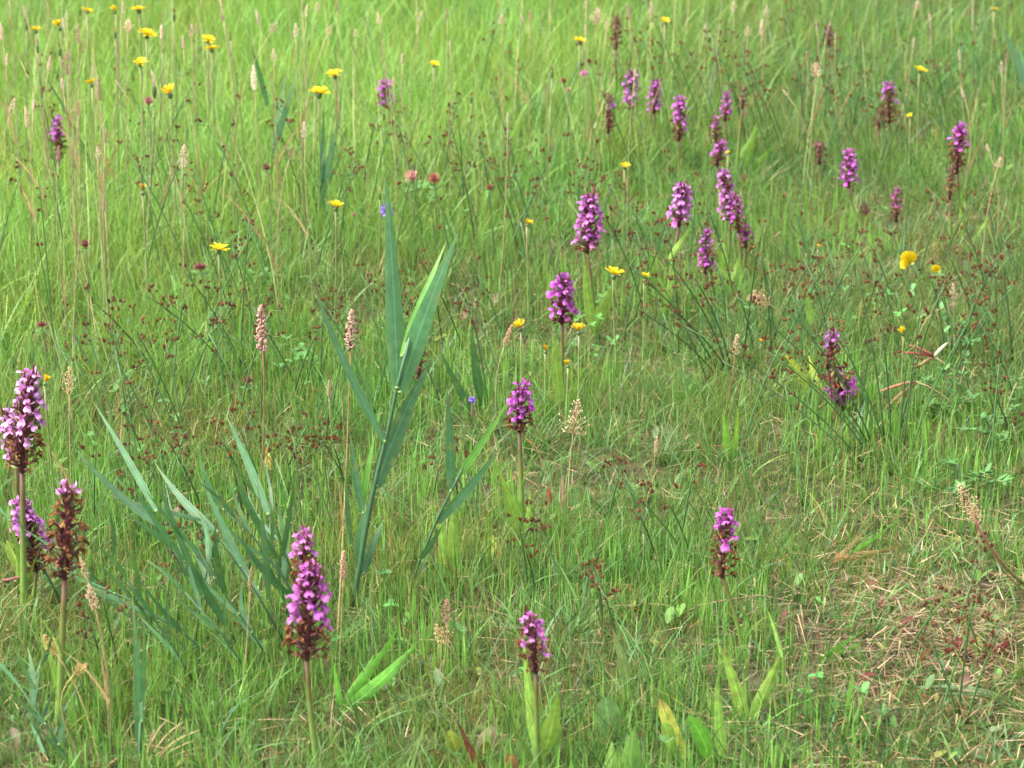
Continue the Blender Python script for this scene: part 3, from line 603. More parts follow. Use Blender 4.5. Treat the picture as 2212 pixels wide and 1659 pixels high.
def hawkbit(x, y, wpx, H, op, look, tilt=None, col=YEL):
    """op: 1 flat open .. 0 closed brush"""
    top = on_z(x, y + wpx * .12, H); lean = R.uniform(-.05, .05) * H; g = np.array((top[0] + lean, top[1] + R.uniform(-.02, .02), 0)); g[2] = float(ground_z(g[0], g[1])) - .004
    s = scale_at(top); rad = wpx * .5 / s / max(.35, math.cos(math.radians(12 + (1 - op) * 62)))
    root = thing('hawkbit', look, 'hawkbit', g, 'yellow hawkbits in the grass'); o = lambda p: np.asarray(p) - g
    mb = MB(); cs = [(.15, .25, .07)] * 4 + [(.18, .19, .07)] * 3
    fr = rad if op > .3 else rad * .8
    tilt = tilt or (R.uniform(-.38, .38), R.uniform(-.3, .35))
    ax = Vector((math.sin(tilt[0]), -math.sin(tilt[1]), 1)).normalized(); foot = top - np.array(ax) * fr * .42
    mb.tube([o(p) for p in bez(g, (g + foot) / 2 + np.array((lean * -.5, 0, .01)), foot, 7)], [.0011] * 5 + [.0013, .0016], cs, 5); part('stem', mb.mesh('stem', M_STEM), root)
    q0 = ax.to_track_quat('Z', 'Y'); head = part('flower_head', INVOL, root, o(foot), q0, fr)
    for ring, (n, sc, el) in enumerate(((13, 1.0, 14), (9, .80, 28), (6, .5, 50))):
        e = math.radians(el * op + (1 - op) * (74 + ring * 4))
        for k in range(n):
            a = (k + .5 * ring) * 6.283 / n + R.uniform(-.12, .12)
            q = Quaternion((0, 0, 1), a) @ Quaternion((1, 0, 0), e + R.uniform(-.22, .22))
            part('petal', R.choice(PETALS), head, (0, 0, .40), q, sc * R.uniform(.88, 1.06), jit(col if (op > .5 or k % 3) else ORG, .08))
    MINOR.append((root, (x, y), look, 'hawkbit'))
HB = [(190, 20, 32, .34, .95, 'open'), (300, 15, 42, .36, 1, 'open'), (318, 68, 46, .33, 1, 'open', (.25, 0)), (78, 62, 32, .30, .85, 'open'), (128, 56, 20, .30, .15, 'closing orange'), (450, 82, 34, .30, .95, 'open'),
      (457, 101, 38, .29, .95, 'open'), (303, 134, 33, .30, .75, 'tilted'), (197, 178, 28, .28, .6, 'half open'), (367, 198, 36, .28, .5, 'half open'), (723, 158, 36, .27, .8, 'open'), (690, 195, 52, .27, .95, 'broad open', (.12, 0)),
      (938, 138, 22, .24, .7, 'small'), (726, 443, 36, .20, .7, 'bright cupped', (.15, 0)), (473, 534, 44, .19, .9, 'broad open', (.12, 0)), (308, 412, 18, .24, .1, 'pale closed', (0, 0), DULL), (1253, 84, 35, .26, .95, 'open', (.2, 0)),
      (1437, 44, 21, .24, .7, 'small'), (1988, 148, 32, .20, .9, 'broad open', (.3, 0)), (2148, 18, 20, .20, .9, 'small flat'), (1965, 250, 15, .12, .7, 'tiny'), (1350, 358, 24, .17, .7, 'tilted'), (1140, 482, 18, .16, .4, 'closing'),
      (1327, 588, 44, .16, .75, 'broad open'), (1393, 594, 22, .15, .7, 'small tilted', (.3, 0)), (1123, 705, 27, .14, .4, 'cup-shaped'), (1250, 712, 28, .13, .4, 'cup-shaped'), (1178, 757, 13, .10, .1, 'tiny closing', (0, 0), ORG),
      (1226, 788, 12, .10, .05, 'narrow closed'), (1950, 718, 17, .12, .15, 'closed'), (1768, 533, 14, .10, .4, 'tiny'), (98, 824, 20, .24, .15, 'closed'), (1572, 330, 12, .18, .6, 'tiny'), (1645, 737, 14, .06, .5, 'tiny orange', (0, 0), ORG), (248, 22, 16, .34, .2, 'small closed')]
for h in HB: hawkbit(*h)

def spent_head(x, y, L, H, look, tuft):
    top = on_z(x, y, H); s = scale_at(top); l = L / s; g = np.array((top[0] + R.uniform(-.03, .03), top[1], 0)); g[2] = float(ground_z(g[0], g[1])) - .004
    root = thing('spent_hawkbit', look, 'seed head', g, 'closed spent hawkbit heads'); o = lambda p: np.asarray(p) - g
    foot = top - np.array((0, 0, l)); mb = MB(); mb.tube([o(p) for p in bez(g, (g + foot) / 2 + np.array((.008, 0, 0)), foot, 6)], .0012, (.14, .16, .06), 5); part('stem', mb.mesh('stem', M_STEM), root)
    part('bud_case', INVOL, root, o(foot), None, (l * .55, l * .55, l * 1.5))
    mt = MB()
    for k in range(14):
        a = k * 2.4; r_ = l * .10; mt.leaf([o(foot) + np.array((math.cos(a) * r_ * q, math.sin(a) * r_ * q, l * (.5 + .55 * q))) for q in (.3, .7, 1.0 + R.uniform(-.1, .2))], l * .10, (-math.sin(a), math.cos(a), 0), jit(tuft, .2), 'blunt')
    part('tuft', mt.mesh('tuft', M_DRY), root); MINOR.append((root, (x, y), look, 'spent'))
for (x, y, L, H, t) in ((56, 40, 26, .32, (.33, .17, .09)), (375, 20, 26, .33, (.30, .10, .05)), (128, 95, 26, .30, (.30, .12, .06)), (497, 72, 16, .28, (.10, .15, .06)), (80, 88, 26, .30, (.36, .20, .12)), (332, 172, 40, .27, (.60, .42, .36)), (248, 60, 24, .32, (.45, .26, .05)),
                        (350, 95, 22, .28, (.14, .15, .06)), (1192, 145, 24, .24, (.20, .12, .06)), (1018, 200, 24, .22, (.35, .16, .08)), (820, 408, 24, .18, (.55, .30, .20)), (1125, 460, 20, .15, (.25, .16, .1)), (1921, 1306, 24, .07, (.24, .26, .13)), (1390, 1140, 14, .08, (.18, .25, .1))):
    spent_head(x, y, L, H, 'spent head', t)

# ------------------------------------------------------------------ clover heads and selfheal
def clover_mesh(v, flat=False):
    r = random.Random(500 + v); mb = MB()
    for k in range(54):
        z = 1 - 1.55 * (k + .5) / 54; a = k * 2.39996; q = math.sqrt(max(0, 1 - z * z)); d = np.array((q * math.cos(a), q * math.sin(a), z))
        tip = d * (.5 + .08 * r.random()) + np.array((0, 0, .10)); base = d * .16
        mb.leaf(bez(base, d * .4, tip, 3), .15, np.cross(d, (0.2, .1, 1)), tuple(np.array((1, 1, 1)) * r.uniform(.55, 1.4)), 'blunt', .4)
    mb.spindle((0, 0, -.3), (0, 0, .3), .3, (.3, .35, .2), 6)
    return mb.mesh('flower_head', M_PETAL)
CLOV = [clover_mesh(i) for i in range(3)]
def clover(x, y, wpx, H, col, look, squash=1.0):
    top = on_z(x, y, H); s = scale_at(top); d = wpx / s; g = np.array((top[0] + R.uniform(-.015, .015), top[1] + .01, 0)); g[2] = float(ground_z(g[0], g[1])) - .004
    root = thing('clover', look, 'clover', g, 'clover heads'); o = lambda p: np.asarray(p) - g
    mb = MB(); mb.tube([o(p) for p in bez(g, (g + top) / 2 + np.array((.01, 0, 0)), top, 6)], .0011, (.10, .17, .05), 5); part('stem', mb.mesh('stem', M_STEM), root)
    part('flower_head', R.choice(CLOV), root, o(top), None, (d, d, d * squash), jit(col, .08))
    for k in range(3):
        a = k * 2.1 + R.random(); dd = np.array((math.cos(a), math.sin(a), .25)); p = o(top) - np.array((0, 0, d * R.uniform(.5, .9)))
        ml = MB(); ml.leaf([p + dd * d * .75 * q for q in (0, .3, .6, .9, 1)], d * .36, (-math.sin(a), math.cos(a), 0), (.11, .24, .06), 'oval', .2); part('leaflet', ml.mesh('leaflet', M_BROAD), root)
    MINOR.append((root, (x, y), look, 'clover'))
for (x, y, w, H, c, look, sq) in ((321, 220, 23, .24, (.38, .13, .15), 'dull rose', 1), (184, 528, 24, .18, (.19, .075, .06), 'dark red', .8), (889, 383, 31, .17, (.55, .26, .24), 'faded pink', 1), (937, 388, 28, .17, (.38, .15, .10), 'browning pink', 1),
                              (433, 577, 33, .13, (.19, .07, .055), 'flattened dark red', .45), (1262, 160, 21, .20, (.62, .28, .42), 'fresh pink', .9), (1217, 176, 16, .20, (.24, .09, .05), 'rusty brown', .9), (1272, 133, 13, .21, (.20, .06, .05), 'small dark brown', 1),
                              (575, 363, 19, .17, (.22, .08, .08), 'purple-brown', 1), (90, 701, 25, .10, (.20, .07, .055), 'flattened crimson', .5), (535, 822, 24, .06, (.20, .085, .06), 'low reddish', .8), (1058, 405, 20, .15, (.25, .11, .05), 'ragged brown', .7),
                              (500, 377, 15, .16, (.24, .10, .06), 'small rusty', 1), (764, 464, 10, .13, (.42, .20, .17), 'tiny pinkish', 1), (1627, 645, 30, .07, (.40, .26, .17), 'dry tan', .6), (1227, 195, 14, .19, (.55, .40, .22), 'pale tan', 1)):
    clover(x, y, w, H, c, look, sq)
def selfheal(x, y, wpx, H, look):
    top = on_z(x, y, H); s = scale_at(top); d = wpx / s; g = np.array((top[0], top[1] + .01, 0)); g[2] = float(ground_z(g[0], g[1])) - .004
    root = thing('selfheal', look, 'selfheal', g, 'blue-violet selfheal flowers'); o = lambda p: np.asarray(p) - g
    mb = MB(); mb.tube([o(g), o(top)], [.0014, .0012], (.13, .10, .08), 5); part('stem', mb.mesh('stem', M_STEM), root)
    mc = MB(); mc.spindle(o(top) - np.array((0, 0, d * .5)), o(top) + np.array((0, 0, d * .5)), d * .28, (.14, .05, .07), 6); part('calyx', mc.mesh('calyx', M_STEM), root)
    for k in range(7):
        a = k * .9; part('floret', FLORETS[k % 6], root, o(top) + np.array((math.cos(a) * d * .2, math.sin(a) * d * .2, R.uniform(-.25, .25) * d)), aim((math.cos(a), math.sin(a), .2), (0, 0, 1)), d * .42, jit((.24, .16, .66), .1))
selfheal(835, 453, 27, .13, 'blue-violet selfheal flower behind the tip of the big reed blade')
selfheal(1020, 864, 15, .05, 'tiny blue-violet selfheal low in grass by the deep magenta orchid')

# ------------------------------------------------------------------ grass seed heads
def panicle_mesh(v, kind):
    r = random.Random(600 + v); mb = MB()
    n = {'tight': 210, 'loose': 140, 'open': 80}[kind]; rad = {'tight': .085, 'loose': .16, 'open': .33}[kind]
    for k in range(n):
        u = (k + r.random()) / n; a = r.uniform(0, 6.283); pr = math.sin(math.pi * min(1, .12 + u * .86)) ** .7 * (1.15 - .55 * u)
        if kind != 'tight': pr *= .5 + .7 * abs(math.sin(u * 13 + v))
        q = rad * pr * r.uniform(.35, 1); p = np.array((q * math.cos(a), q * math.sin(a), u * .92)); d = np.array((math.cos(a) * .35, math.sin(a) * .35, 1.0)) + np.array((r.uniform(-.3, .3), r.uniform(-.3, .3), 0))
        d /= np.linalg.norm(d); l = r.uniform(.045, .085) * (1.3 if kind == 'open' else 1)
        mb.spindle(p - d * l * .4, p + d * l * .6, l * .20, tuple(np.array((1, .95, .92)) * r.uniform(.75, 1.2)), 4)
        if kind == 'open': mb.tube([(0, 0, max(0, u * .92 - .16)), p], .004, (.8, .7, .5), 3, False)
    mb.tube([(0, 0, 0), (0, 0, .95)], [.014, .006], (.75, .6, .45), 4)
    return mb.mesh('panicle', M_DRY)
PAN = {k: [panicle_mesh(i + 10 * j, k) for i in range(3)] for j, k in enumerate(('tight', 'loose', 'open'))}
FOG, FOGP, FOGW = (.70, .54, .45), (.42, .28, .23), (.78, .70, .60)
def seedhead(x, y, L, H, kind='tight', tilt=0.0, col=FOG, base=None, look='seed head', stemcol=(.38, .29, .16), fat=1.0, name='fog_grass', sr=1.0):
    """x, y: top of the head in the picture; L its length in picture px; tilt: lean of the head in the picture, radians"""
    top = on_z(x, y, H); s = scale_at(top); l = L / s * 1.05
    ax = np.array((math.sin(tilt), R.uniform(-.15, .15), math.cos(tilt))); ax /= np.linalg.norm(ax); foot = top - ax * l
    if base is None: g = np.array((foot[0] - math.sin(tilt) * H * .25 + R.uniform(-.02, .02), top[1] + R.uniform(-.02, .03), 0))
    else: g = on_z(*base)
    g[2] = float(ground_z(g[0], g[1])) - .004
    root = thing(name, look, 'grass stem', g, 'seeding grass stems'); o = lambda p: np.asarray(p) - g
    mb = MB(); ctrl = foot - ax * np.linalg.norm(foot - g) * .45; P = bez(g, ctrl, foot, 9)
    cs = [np.array((.18, .25, .07)) * (1 - k) + np.array(stemcol) * k for k in np.linspace(0, 1, 9)]
    mb.tube([o(p) for p in P], list(np.linspace(.0012, .0006 * sr ** .5, 9) * sr), cs, 5); part('stem', mb.mesh('stem', M_DRY), root)
    part('panicle', R.choice(PAN[kind]), root, o(foot), Vector(ax).to_track_quat('Z', 'Y') @ Quaternion((0, 0, 1), R.uniform(0, 6)), (l * fat * 1.45, l * fat * 1.45, l), jit(col, .14), kind='stuff')
    if R.random() < .6 and H > .2:
        p = P[R.choice((2, 3, 4))]; ml = MB(); d = np.array((R.uniform(-.5, .5), R.uniform(-.3, .3), 1)); q = R.uniform(.05, .11)
        ml.leaf([o(v) for v in bez(p, p + d * q * .6, p + d * q + np.array((d[0] * q * .5, 0, -q * .15)), 5)], .0032, (1, .3, 0), jit((.36, .24, .11), .2), 'tip', .2); part('leaf', ml.mesh('leaf', M_DRY), root)
    MINOR.append((root, (x, y), look, 'grass'))
q = .3335
SH = [(150, 30, 75, 'tight', -.2), (800, 5, 85, 'tight', .15), (2, 140, 110, 'tight', -.08), (405, 105, 75, 'tight', -.1), (432, 65, 65, 'loose', 0), (505, 155, 120, 'loose', .05), (835, 120, 80, 'open', .1), (1045, 150, 100, 'tight', 0),
      (1238, 150, 80, 'loose', 0), (1272, 138, 70, 'tight', .05), (1185, 228, 85, 'tight', 0), (45, 340, 85, 'tight', .1), (110, 342, 50, 'tight', -.4), (553, 262, 78, 'tight', .25), (430, 325, 150, 'loose', 0), (328, 355, 100, 'tight', .2), (595, 420, 60, 'tight', -.1),
      (745, 515, 70, 'tight', -.55), (978, 450, 60, 'tight', -.3), (398, 500, 70, 'loose', -.1), (640, 490, 150, 'tight', 0), (510, 645, 95, 'open', .1), (98, 630, 115, 'loose', .35), (220, 640, 85, 'tight', .1), (165, 680, 150, 'tight', -.05), (1655, 55, 100, 'tight', -.2),
      (1990, 25, 85, 'tight', .1), (1430, 50, 85, 'tight', -.15), (1800, 140, 85, 'open', .6), (1915, 145, 90, 'loose', 0), (2145, 160, 60, 'open', .4), (1640, 412, 165, 'tight', -.03), (1770, 310, 85, 'loose', 0), (690, 830, 90, 'open', .1), (632, 945, 85, 'loose', .05),
      (1195, 930, 160, 'loose', .12), (1970, 780, 110, 'loose', 0), (382, 935, 110, 'tight', .12), (1900, 940, 90, 'open', .3), (668, 1262, 100, 'loose', -.05), (2060, 10, 60, 'open', .2), (2180, 0, 70, 'tight', 0), (1420, -20, 60, 'tight', -.2), (60, 0, 40, 'tight', 0)]
for (zx, zy, L, k, t) in SH:
    x, y = zx * q, zy * q; seedhead(x, y, L * q, .40 - .12 * (zy / 1300), k, t, FOGW if zx in (1640,) else (FOG if R.random() < .75 else FOGP), look={'tight': 'narrow', 'loose': 'lumpy', 'open': 'fluffy'}[k])
for (zx, zy, L, k, t) in ((235, 75, 75, 'loose', -.1), (90, 185, 50, 'open', 0), (520, 70, 65, 'loose', .2), (1040, 90, 65, 'open', 0), (1160, 90, 60, 'tight', -.4), (1222, 55, 85, 'tight', .05), (1655, 40, 115, 'open', 0), (1725, 110, 60, 'open', .1), (1855, 20, 90, 'tight', -.1), (1580, 150, 45, 'tight', 0),
                          (702, 258, 55, 'tight', -.05), (392, 340, 70, 'tight', 0), (338, 490, 60, 'open', 0), (1075, 722, 65, 'tight', 0), (685, 50, 70, 'loose', 0), (2005, 0, 90, 'loose', 0), (1350, 0, 50, 'loose', 0), (1585, 0, 50, 'loose', 0), (1905, 435, 60, 'tight', .1)):
    seedhead(737.6 + zx * q, zy * q, L * q, .32, k, t, FOG if R.random() < .8 else FOGP, look={'tight': 'narrow', 'loose': 'lumpy', 'open': 'fluffy'}[k])
for (zx, zy, L, k, t) in ((545, 30, 80, 'loose', 0), (512, 120, 115, 'tight', 0), (420, 165, 70, 'open', 0), (150, 150, 60, 'tight', .2), (865, 140, 55, 'tight', -.1), (1500, 238, 85, 'tight', .05), (1597, 85, 50, 'loose', -.1), (1790, 315, 85, 'tight', -.12), (2062, 392, 80, 'loose', -.1), (2102, 328, 85, 'tight', .02), (1800, 560, 85, 'tight', -.35),
                          (1912, 568, 60, 'tight', .1), (803, 328, 60, 'tight', -.1), (645, 578, 55, 'loose', -.7), (1965, 930, 60, 'loose', -.4), (330, 5, 70, 'open', 0), (862, 400, 100, 'open', 0), (1530, 0, 70, 'open', .3), (2060, 1010, 80, 'open', .2), (988, 212, 40, 'tight', 0)):
    seedhead(1475 + zx * q, zy * q, L * q * .9, .22, k, t, FOG if R.random() < .8 else FOGP, look={'tight': 'narrow', 'loose': 'lumpy', 'open': 'fluffy'}[k])
seedhead(562, 652, 112, .36, 'tight', -.02, (.50, .34, .28), (533, 1230), 'tall dense purple-brown', (.36, .13, .08), 1.05)
seedhead(760, 662, 96, .33, 'tight', .05, (.54, .38, .30), (716, 1560), 'tall tan lumpy', (.36, .15, .09), 1.15)
seedhead(150, 788, 62, .24, 'loose', .05, (.52, .40, .24), None, 'dry straw-coloured'); seedhead(1108, 697, 52, .16, 'tight', .35, (.50, .34, .24), None, 'tilted tan'); seedhead(1594, 718, 52, .16, 'loose', .10, (.55, .40, .28), (1560, 935), 'cream and tan', (.33, .13, .08))
seedhead(1248, 858, 78, .15, 'open', .12, (.58, .48, .33), (1225, 1130), 'cream fluffy', (.3, .25, .12), .9); seedhead(710, 818, 40, .14, 'tight', 0, (.52, .40, .26), None, 'small tan'); seedhead(743, 1186, 66, .16, 'tight', .05, (.52, .36, .26), None, 'pinkish tan')
seedhead(172, 1200, 50, .24, 'loose', -.25, (.56, .42, .26), (232, 1640), 'pale oat-like', (.34, .2, .12), .9); seedhead(190, 1258, 62, .22, 'loose', -.2, (.54, .38, .27), (236, 1650), 'pinkish oat-like', (.34, .2, .12), .9)
seedhead(92, 1370, 50, .16, 'open', -.5, (.60, .42, .18), (222, 1690), 'golden drooping', (.42, .32, .12), .8); seedhead(190, 1430, 40, .14, 'open', .8, (.60, .42, .20), (215, 1690), 'golden sideways', (.42, .32, .12), .8)
seedhead(2070, 1040, 75, .17, 'loose', -.42, (.42, .32, .20), (2240, 1275), 'big dry bristly', (.34, .15, .11), 1.2, 'fog_grass', 2.2); seedhead(2098, 1085, 45, .15, 'open', -.35, (.50, .41, .27), (2236, 1290), 'frayed cream', (.42, .19, .13), 1.1)
seedhead(965, 1290, 60, .12, 'loose', 0, (.40, .24, .18), None, 'thin brownish'); seedhead(940, 1345, 50, .08, 'open', -.5, (.48, .36, .22), None, 'sprawling dry'); seedhead(1625, 628, 45, .12, 'open', -.9, (.52, .34, .25), None, 'drooping tan')
seedhead(2058, 610, 40, .12, 'loose', -.1, (.62, .48, .36), None, 'lumpy cream'); seedhead(2068, 655, 30, .09, 'open', 1.2, (.58, .42, .34), None, 'sideways pinkish'); seedhead(545, 1220, 60, .16, 'tight', .1, (.30, .24, .12), None, 'dull olive')
seedhead(1420, 940, 40, .08, 'tight', .1, (.48, .38, .24), None, 'short straw')

# ------------------------------------------------------------------ rushes with brown capsules
def capsule_mesh(v):
    r = random.Random(700 + v); mb = MB(); k = 6; V = [(0, 0, 0)]; CC = [(.8, .8, .5)]
    for j in range(k): a = j * 6.283 / k; V.append((.40 * math.cos(a), .40 * math.sin(a), .38)); CC.append((1, 1, 1))
    for j in range(k): a = j * 6.283 / k; q = (.52 if v % 2 else .22) if j % 2 == 0 else .34; V.append((q * math.cos(a), q * math.sin(a), 1.0 if j % 2 == 0 else .62)); CC.append((1.3, 1.1, .9) if j % 2 == 0 else (.8, .8, .8))
    F = [(0, 1 + (j + 1) % k, 1 + j) for j in range(k)] + [(1 + j, 1 + (j + 1) % k, 7 + (j + 1) % k, 7 + j) for j in range(k)]
    mb.add(V, F, CC)
    for j in range(4): a = j * 1.57 + .4; mb.leaf([(0, 0, .05), (.3 * math.cos(a), .3 * math.sin(a), .2), (.55 * math.cos(a), .55 * math.sin(a), .5)], .22, (-math.sin(a), math.cos(a), 0), (1.5, 1.2, .9), 'tip')
    return mb.mesh('capsule', M_DRY)
CAPS = [capsule_mesh(i) for i in range(4)]
CAPC = [(.14, .055, .032), (.15, .062, .034), (.12, .058, .034), (.18, .095, .05)]
def rush(x, y, H, ncap, wide=1.0, base=None):
    top = on_z(x, y, H); tall = H * R.uniform(.05, .45) * R.choice((-1, -1, 1)); g = np.array((top[0] - tall, top[1] + R.uniform(-.05, .05), 0))
    if base is not None: g = on_z(*base); tall = top[0] - g[0]
    g[2] = float(ground_z(g[0], g[1])) - .004
    root = thing('jointed_rush', 'x', 'rush', g, 'rushes with brown capsules'); o = lambda p: np.asarray(p) - g
    mb = MB(); ctrl = (g + top) / 2 + np.array((-tall * .18, 0, H * .04)); P = bez(g, ctrl, top, 7); sc = jit((.050, .115, .032), .25)
    mb.tube([o(p) for p in P], [.0013, .0013, .0012, .0012, .0011, .001, .0008], sc, 4); caps = []
    for k in range(ncap):
        if k % 3 == 0 or not caps: u = .74 + .26 * (k + 1) / ncap if k < ncap - 3 else 1.0; j = u * 6; i = min(5, int(j)); hub = P[i] + (P[i + 1] - P[i]) * (j - i); dv = np.array((R.uniform(-1, 1), R.uniform(-1, 1), R.uniform(.1, 1.2))); dv *= R.uniform(.008, .020) * wide / np.linalg.norm(dv); p = hub; mb.tube([o(hub), o(hub + dv)], .0005, tuple(np.array(sc) * (1.6, 1.1, 1)), 3, False)
        p = hub + dv
        d = np.array((R.uniform(-1, 1), R.uniform(-1, 1), R.uniform(.1, 1.1))); d = d / np.linalg.norm(d) * R.uniform(.003, .007) * wide; e = p + d
        mb.tube([o(p), o(e)], .0005, tuple(np.array(sc) * (1.6, 1.1, 1)), 3, False); caps.append((e, d))
    part('stem', mb.mesh('stem', M_STEM), root)
    c = R.choice(CAPC)
    for (e, d) in caps:
        dd = Vector(d) + Vector((0, 0, .012)); part('capsule', R.choice(CAPS), root, o(e), dd.to_track_quat('Z', 'Y'), R.uniform(.0041, .0057), jit(c, .25))
    pr = proj(top); MINOR.append((root, pr, ncap, 'rush'))
for (cx, cy, rx, ry, n, h0, h1) in ((250, 730, 130, 95, 12, .12, .20), (430, 660, 90, 70, 6, .14, .2), (560, 700, 80, 80, 6, .12, .2), (760, 660, 120, 80, 13, .10, .18), (960, 640, 90, 70, 7, .1, .17), (350, 960, 200, 110, 16, .08, .15), (650, 960, 100, 60, 8, .07, .13), (960, 960, 70, 40, 4, .07, .12),
                                    (1100, 400, 190, 110, 15, .12, .18), (1400, 440, 130, 100, 16, .12, .19), (1230, 380, 60, 80, 5, .12, .18), (1480, 640, 110, 60, 7, .1, .16), (1700, 570, 190, 100, 15, .1, .18), (1850, 520, 150, 80, 8, .1, .18), (2050, 560, 120, 80, 9, .1, .18), (2120, 660, 80, 90, 8, .1, .16),
                                    (2150, 850, 60, 110, 6, .08, .14), (2050, 430, 100, 60, 5, .1, .16), (1350, 90, 240, 80, 16, .14, .22), (1700, 80, 240, 70, 13, .13, .2), (1620, 170, 150, 60, 8, .13, .2), (1900, 180, 190, 80, 10, .12, .18), (2100, 110, 90, 60, 4, .12, .18), (500, 480, 110, 80, 6, .15, .22),
                                    (330, 300, 180, 120, 11, .18, .28), (70, 170, 60, 50, 4, .24, .3), (60, 420, 60, 60, 4, .2, .26), (560, 250, 60, 40, 3, .2, .25), (950, 250, 150, 100, 10, .16, .24), (800, 320, 100, 60, 5, .15, .22), (2060, 1310, 110, 90, 7, .05, .10), (1350, 1050, 120, 80, 5, .07, .12), (1750, 760, 110, 60, 6, .1, .16), (400, 1160, 70, 60, 5, .08, .14), (1290, 1270, 40, 40, 2, .08, .11), (1160, 1140, 30, 30, 2, .08, .11), (210, 1330, 50, 50, 3, .08, .12)):
    for _ in range(n): rush(cx + R.gauss(0, rx * .55), cy + R.gauss(0, ry * .55), R.uniform(h0, h1), R.choice((5, 6, 7, 8, 9, 10)), R.uniform(.9, 1.4))

for (hx, hy, bx, by, H) in ((1590, 640, 1880, 985, .24), (1690, 655, 1900, 990, .23), (1735, 560, 1905, 985, .26), (1790, 700, 1915, 990, .2), (1480, 705, 1860, 1000, .2), (1850, 585, 1920, 980, .25), (1905, 700, 1930, 985, .19), (1960, 760, 1935, 990, .16), (1990, 650, 1940, 985, .22), (2040, 610, 1945, 990, .24),
                           (1660, 760, 1890, 1000, .16), (1720, 800, 1895, 1000, .14), (1560, 780, 1870, 1010, .15), (2090, 700, 1950, 1000, .18), (1360, 575, 1560, 800, .2), (1395, 630, 1570, 800, .18), (1440, 560, 1580, 790, .21), (1500, 600, 1590, 800, .19), (1640, 520, 1600, 790, .22), (1345, 650, 1555, 810, .15),
                           (905, 560, 1010, 760, .2), (400, 590, 520, 800, .2), (320, 640, 500, 810, .17), (205, 655, 330, 800, .16), (2150, 560, 2060, 760, .2), (2190, 620, 2075, 770, .18), (1120, 1130, 1150, 1300, .12), (1135, 1190, 1155, 1320, .1), (1290, 1240, 1330, 1420, .12), (1290, 1260, 1420, 1530, .12), (2100, 1300, 2080, 1540, .14), (2160, 1360, 2090, 1560, .12), (2010, 1390, 2075, 1550, .09), (1440, 1080, 1500, 1230, .11), (1350, 1050, 1490, 1230, .12), (300, 1090, 420, 1290, .12), (250, 1030, 400, 1270, .14)):
    rush(hx, hy, H, R.choice((7, 8, 9, 10, 11, 12)), R.uniform(1, 1.5), (bx + R.uniform(-12, 12), by + R.uniform(-8, 8)))

# ------------------------------------------------------------------ broad-leaved plants, trefoils, twigs
def leaf_plant(label, cat, name, base, leaves, group=None, prof='lance'):
    """leaves: (tip px, width px, bow px, colour[, tip colour])"""
    g = grounded(*base); Y = g[1]; s = scale_at(g); root = thing(name, label, cat, g, group); o = lambda p: np.asarray(p) - g
    for lf in leaves:
        (x0, y0), (x1, y1), w, bow, col = lf[:5]
        a = on_y(x0, y0, Y); w = w * 1.1; b = on_y(x1, y1, Y + R.uniform(-.03, .03)); d = b - a; L = np.linalg.norm(d); side = np.cross(d / L, (R.uniform(-.3, .3), -1, R.uniform(-.2, .2))); m = (a + b) / 2 + side / np.linalg.norm(side) * bow / s
        mb = MB(); mb.leaf([o(p) for p in bez(a, m, b, 9)], w / s, side, jit(col, .08), prof, R.uniform(.2, .5), tipcol=lf[5] if len(lf) > 5 else None, wave=.05, twist=R.uniform(-.7, .7)); part('leaf', mb.mesh('leaf', M_BROAD), root)
    return root
YG, YG2, GRN, RED, RUST, YEL_L = (.20, .325, .058), (.175, .305, .056), (.13, .33, .05), (.14, .035, .03), (.20, .085, .045), (.28, .29, .05)
leaf_plant('flowerless orchid plant with two long pale blades spread in a V on strawy ground', 'orchid plant', 'orchid_plant', (1618, 1570), [((1612, 1560), (1551, 1388), 27, 8, YG), ((1622, 1558), (1686, 1410), 28, 8, YG), ((1690, 1420), (1655, 1310), 10, 6, YG2)])
leaf_plant('narrow pale upright blade in front of the V-shaped orchid plant', 'orchid plant', 'orchid_plant', (1562, 1640), [((1562, 1640), (1550, 1460), 26, -6, YG2)])
leaf_plant('bright green pointed blade low beside the spotted yellow leaf', 'broad leaf', 'broad_leaf', (1535, 1650), [((1536, 1648), (1488, 1545), 34, 10, GRN)], prof='oval')
leaf_plant('spotted yellow dying leaf with a torn brown tip', 'dying leaf', 'broad_leaf', (1470, 1640), [((1478, 1638), (1424, 1508), 30, -6, YEL_L, (.22, .13, .05)), ((1450, 1640), (1435, 1560), 26, 4, YG)], prof='blunt')
leaf_plant('grey-green faded blade leaning beside the two-leaved orchid', 'broad leaf', 'broad_leaf', (1366, 1500), [((1362, 1496), (1322, 1355), 24, 6, (.20, .26, .10), (.3, .2, .1))])
leaf_plant('round pale green leaf beside the two-leaved orchid', 'round leaf', 'round_leaf', (1318, 1600), [((1318, 1596), (1308, 1505), 56, 0, (.14, .25, .09))], prof='oval')
leaf_plant('ribbed plantain leaf at the bottom edge beside the spotted yellow leaf', 'plantain', 'plantain', (1358, 1690), [((1360, 1690), (1372, 1565), 40, -6, (.15, .27, .06)), ((1320, 1690), (1322, 1600), 34, 0, (.17, .27, .06))])
leaf_plant('upright yellow-green leaf pair clasping the foot of the two-leaved orchid', 'orchid leaves', 'orchid_leaves', (1168, 1665), [((1160, 1640), (1130, 1370), 24, -4, YG), ((1172, 1640), (1205, 1495), 40, 8, YG), ((1145, 1660), (1120, 1590), 40, -8, (.12, .21, .05))])
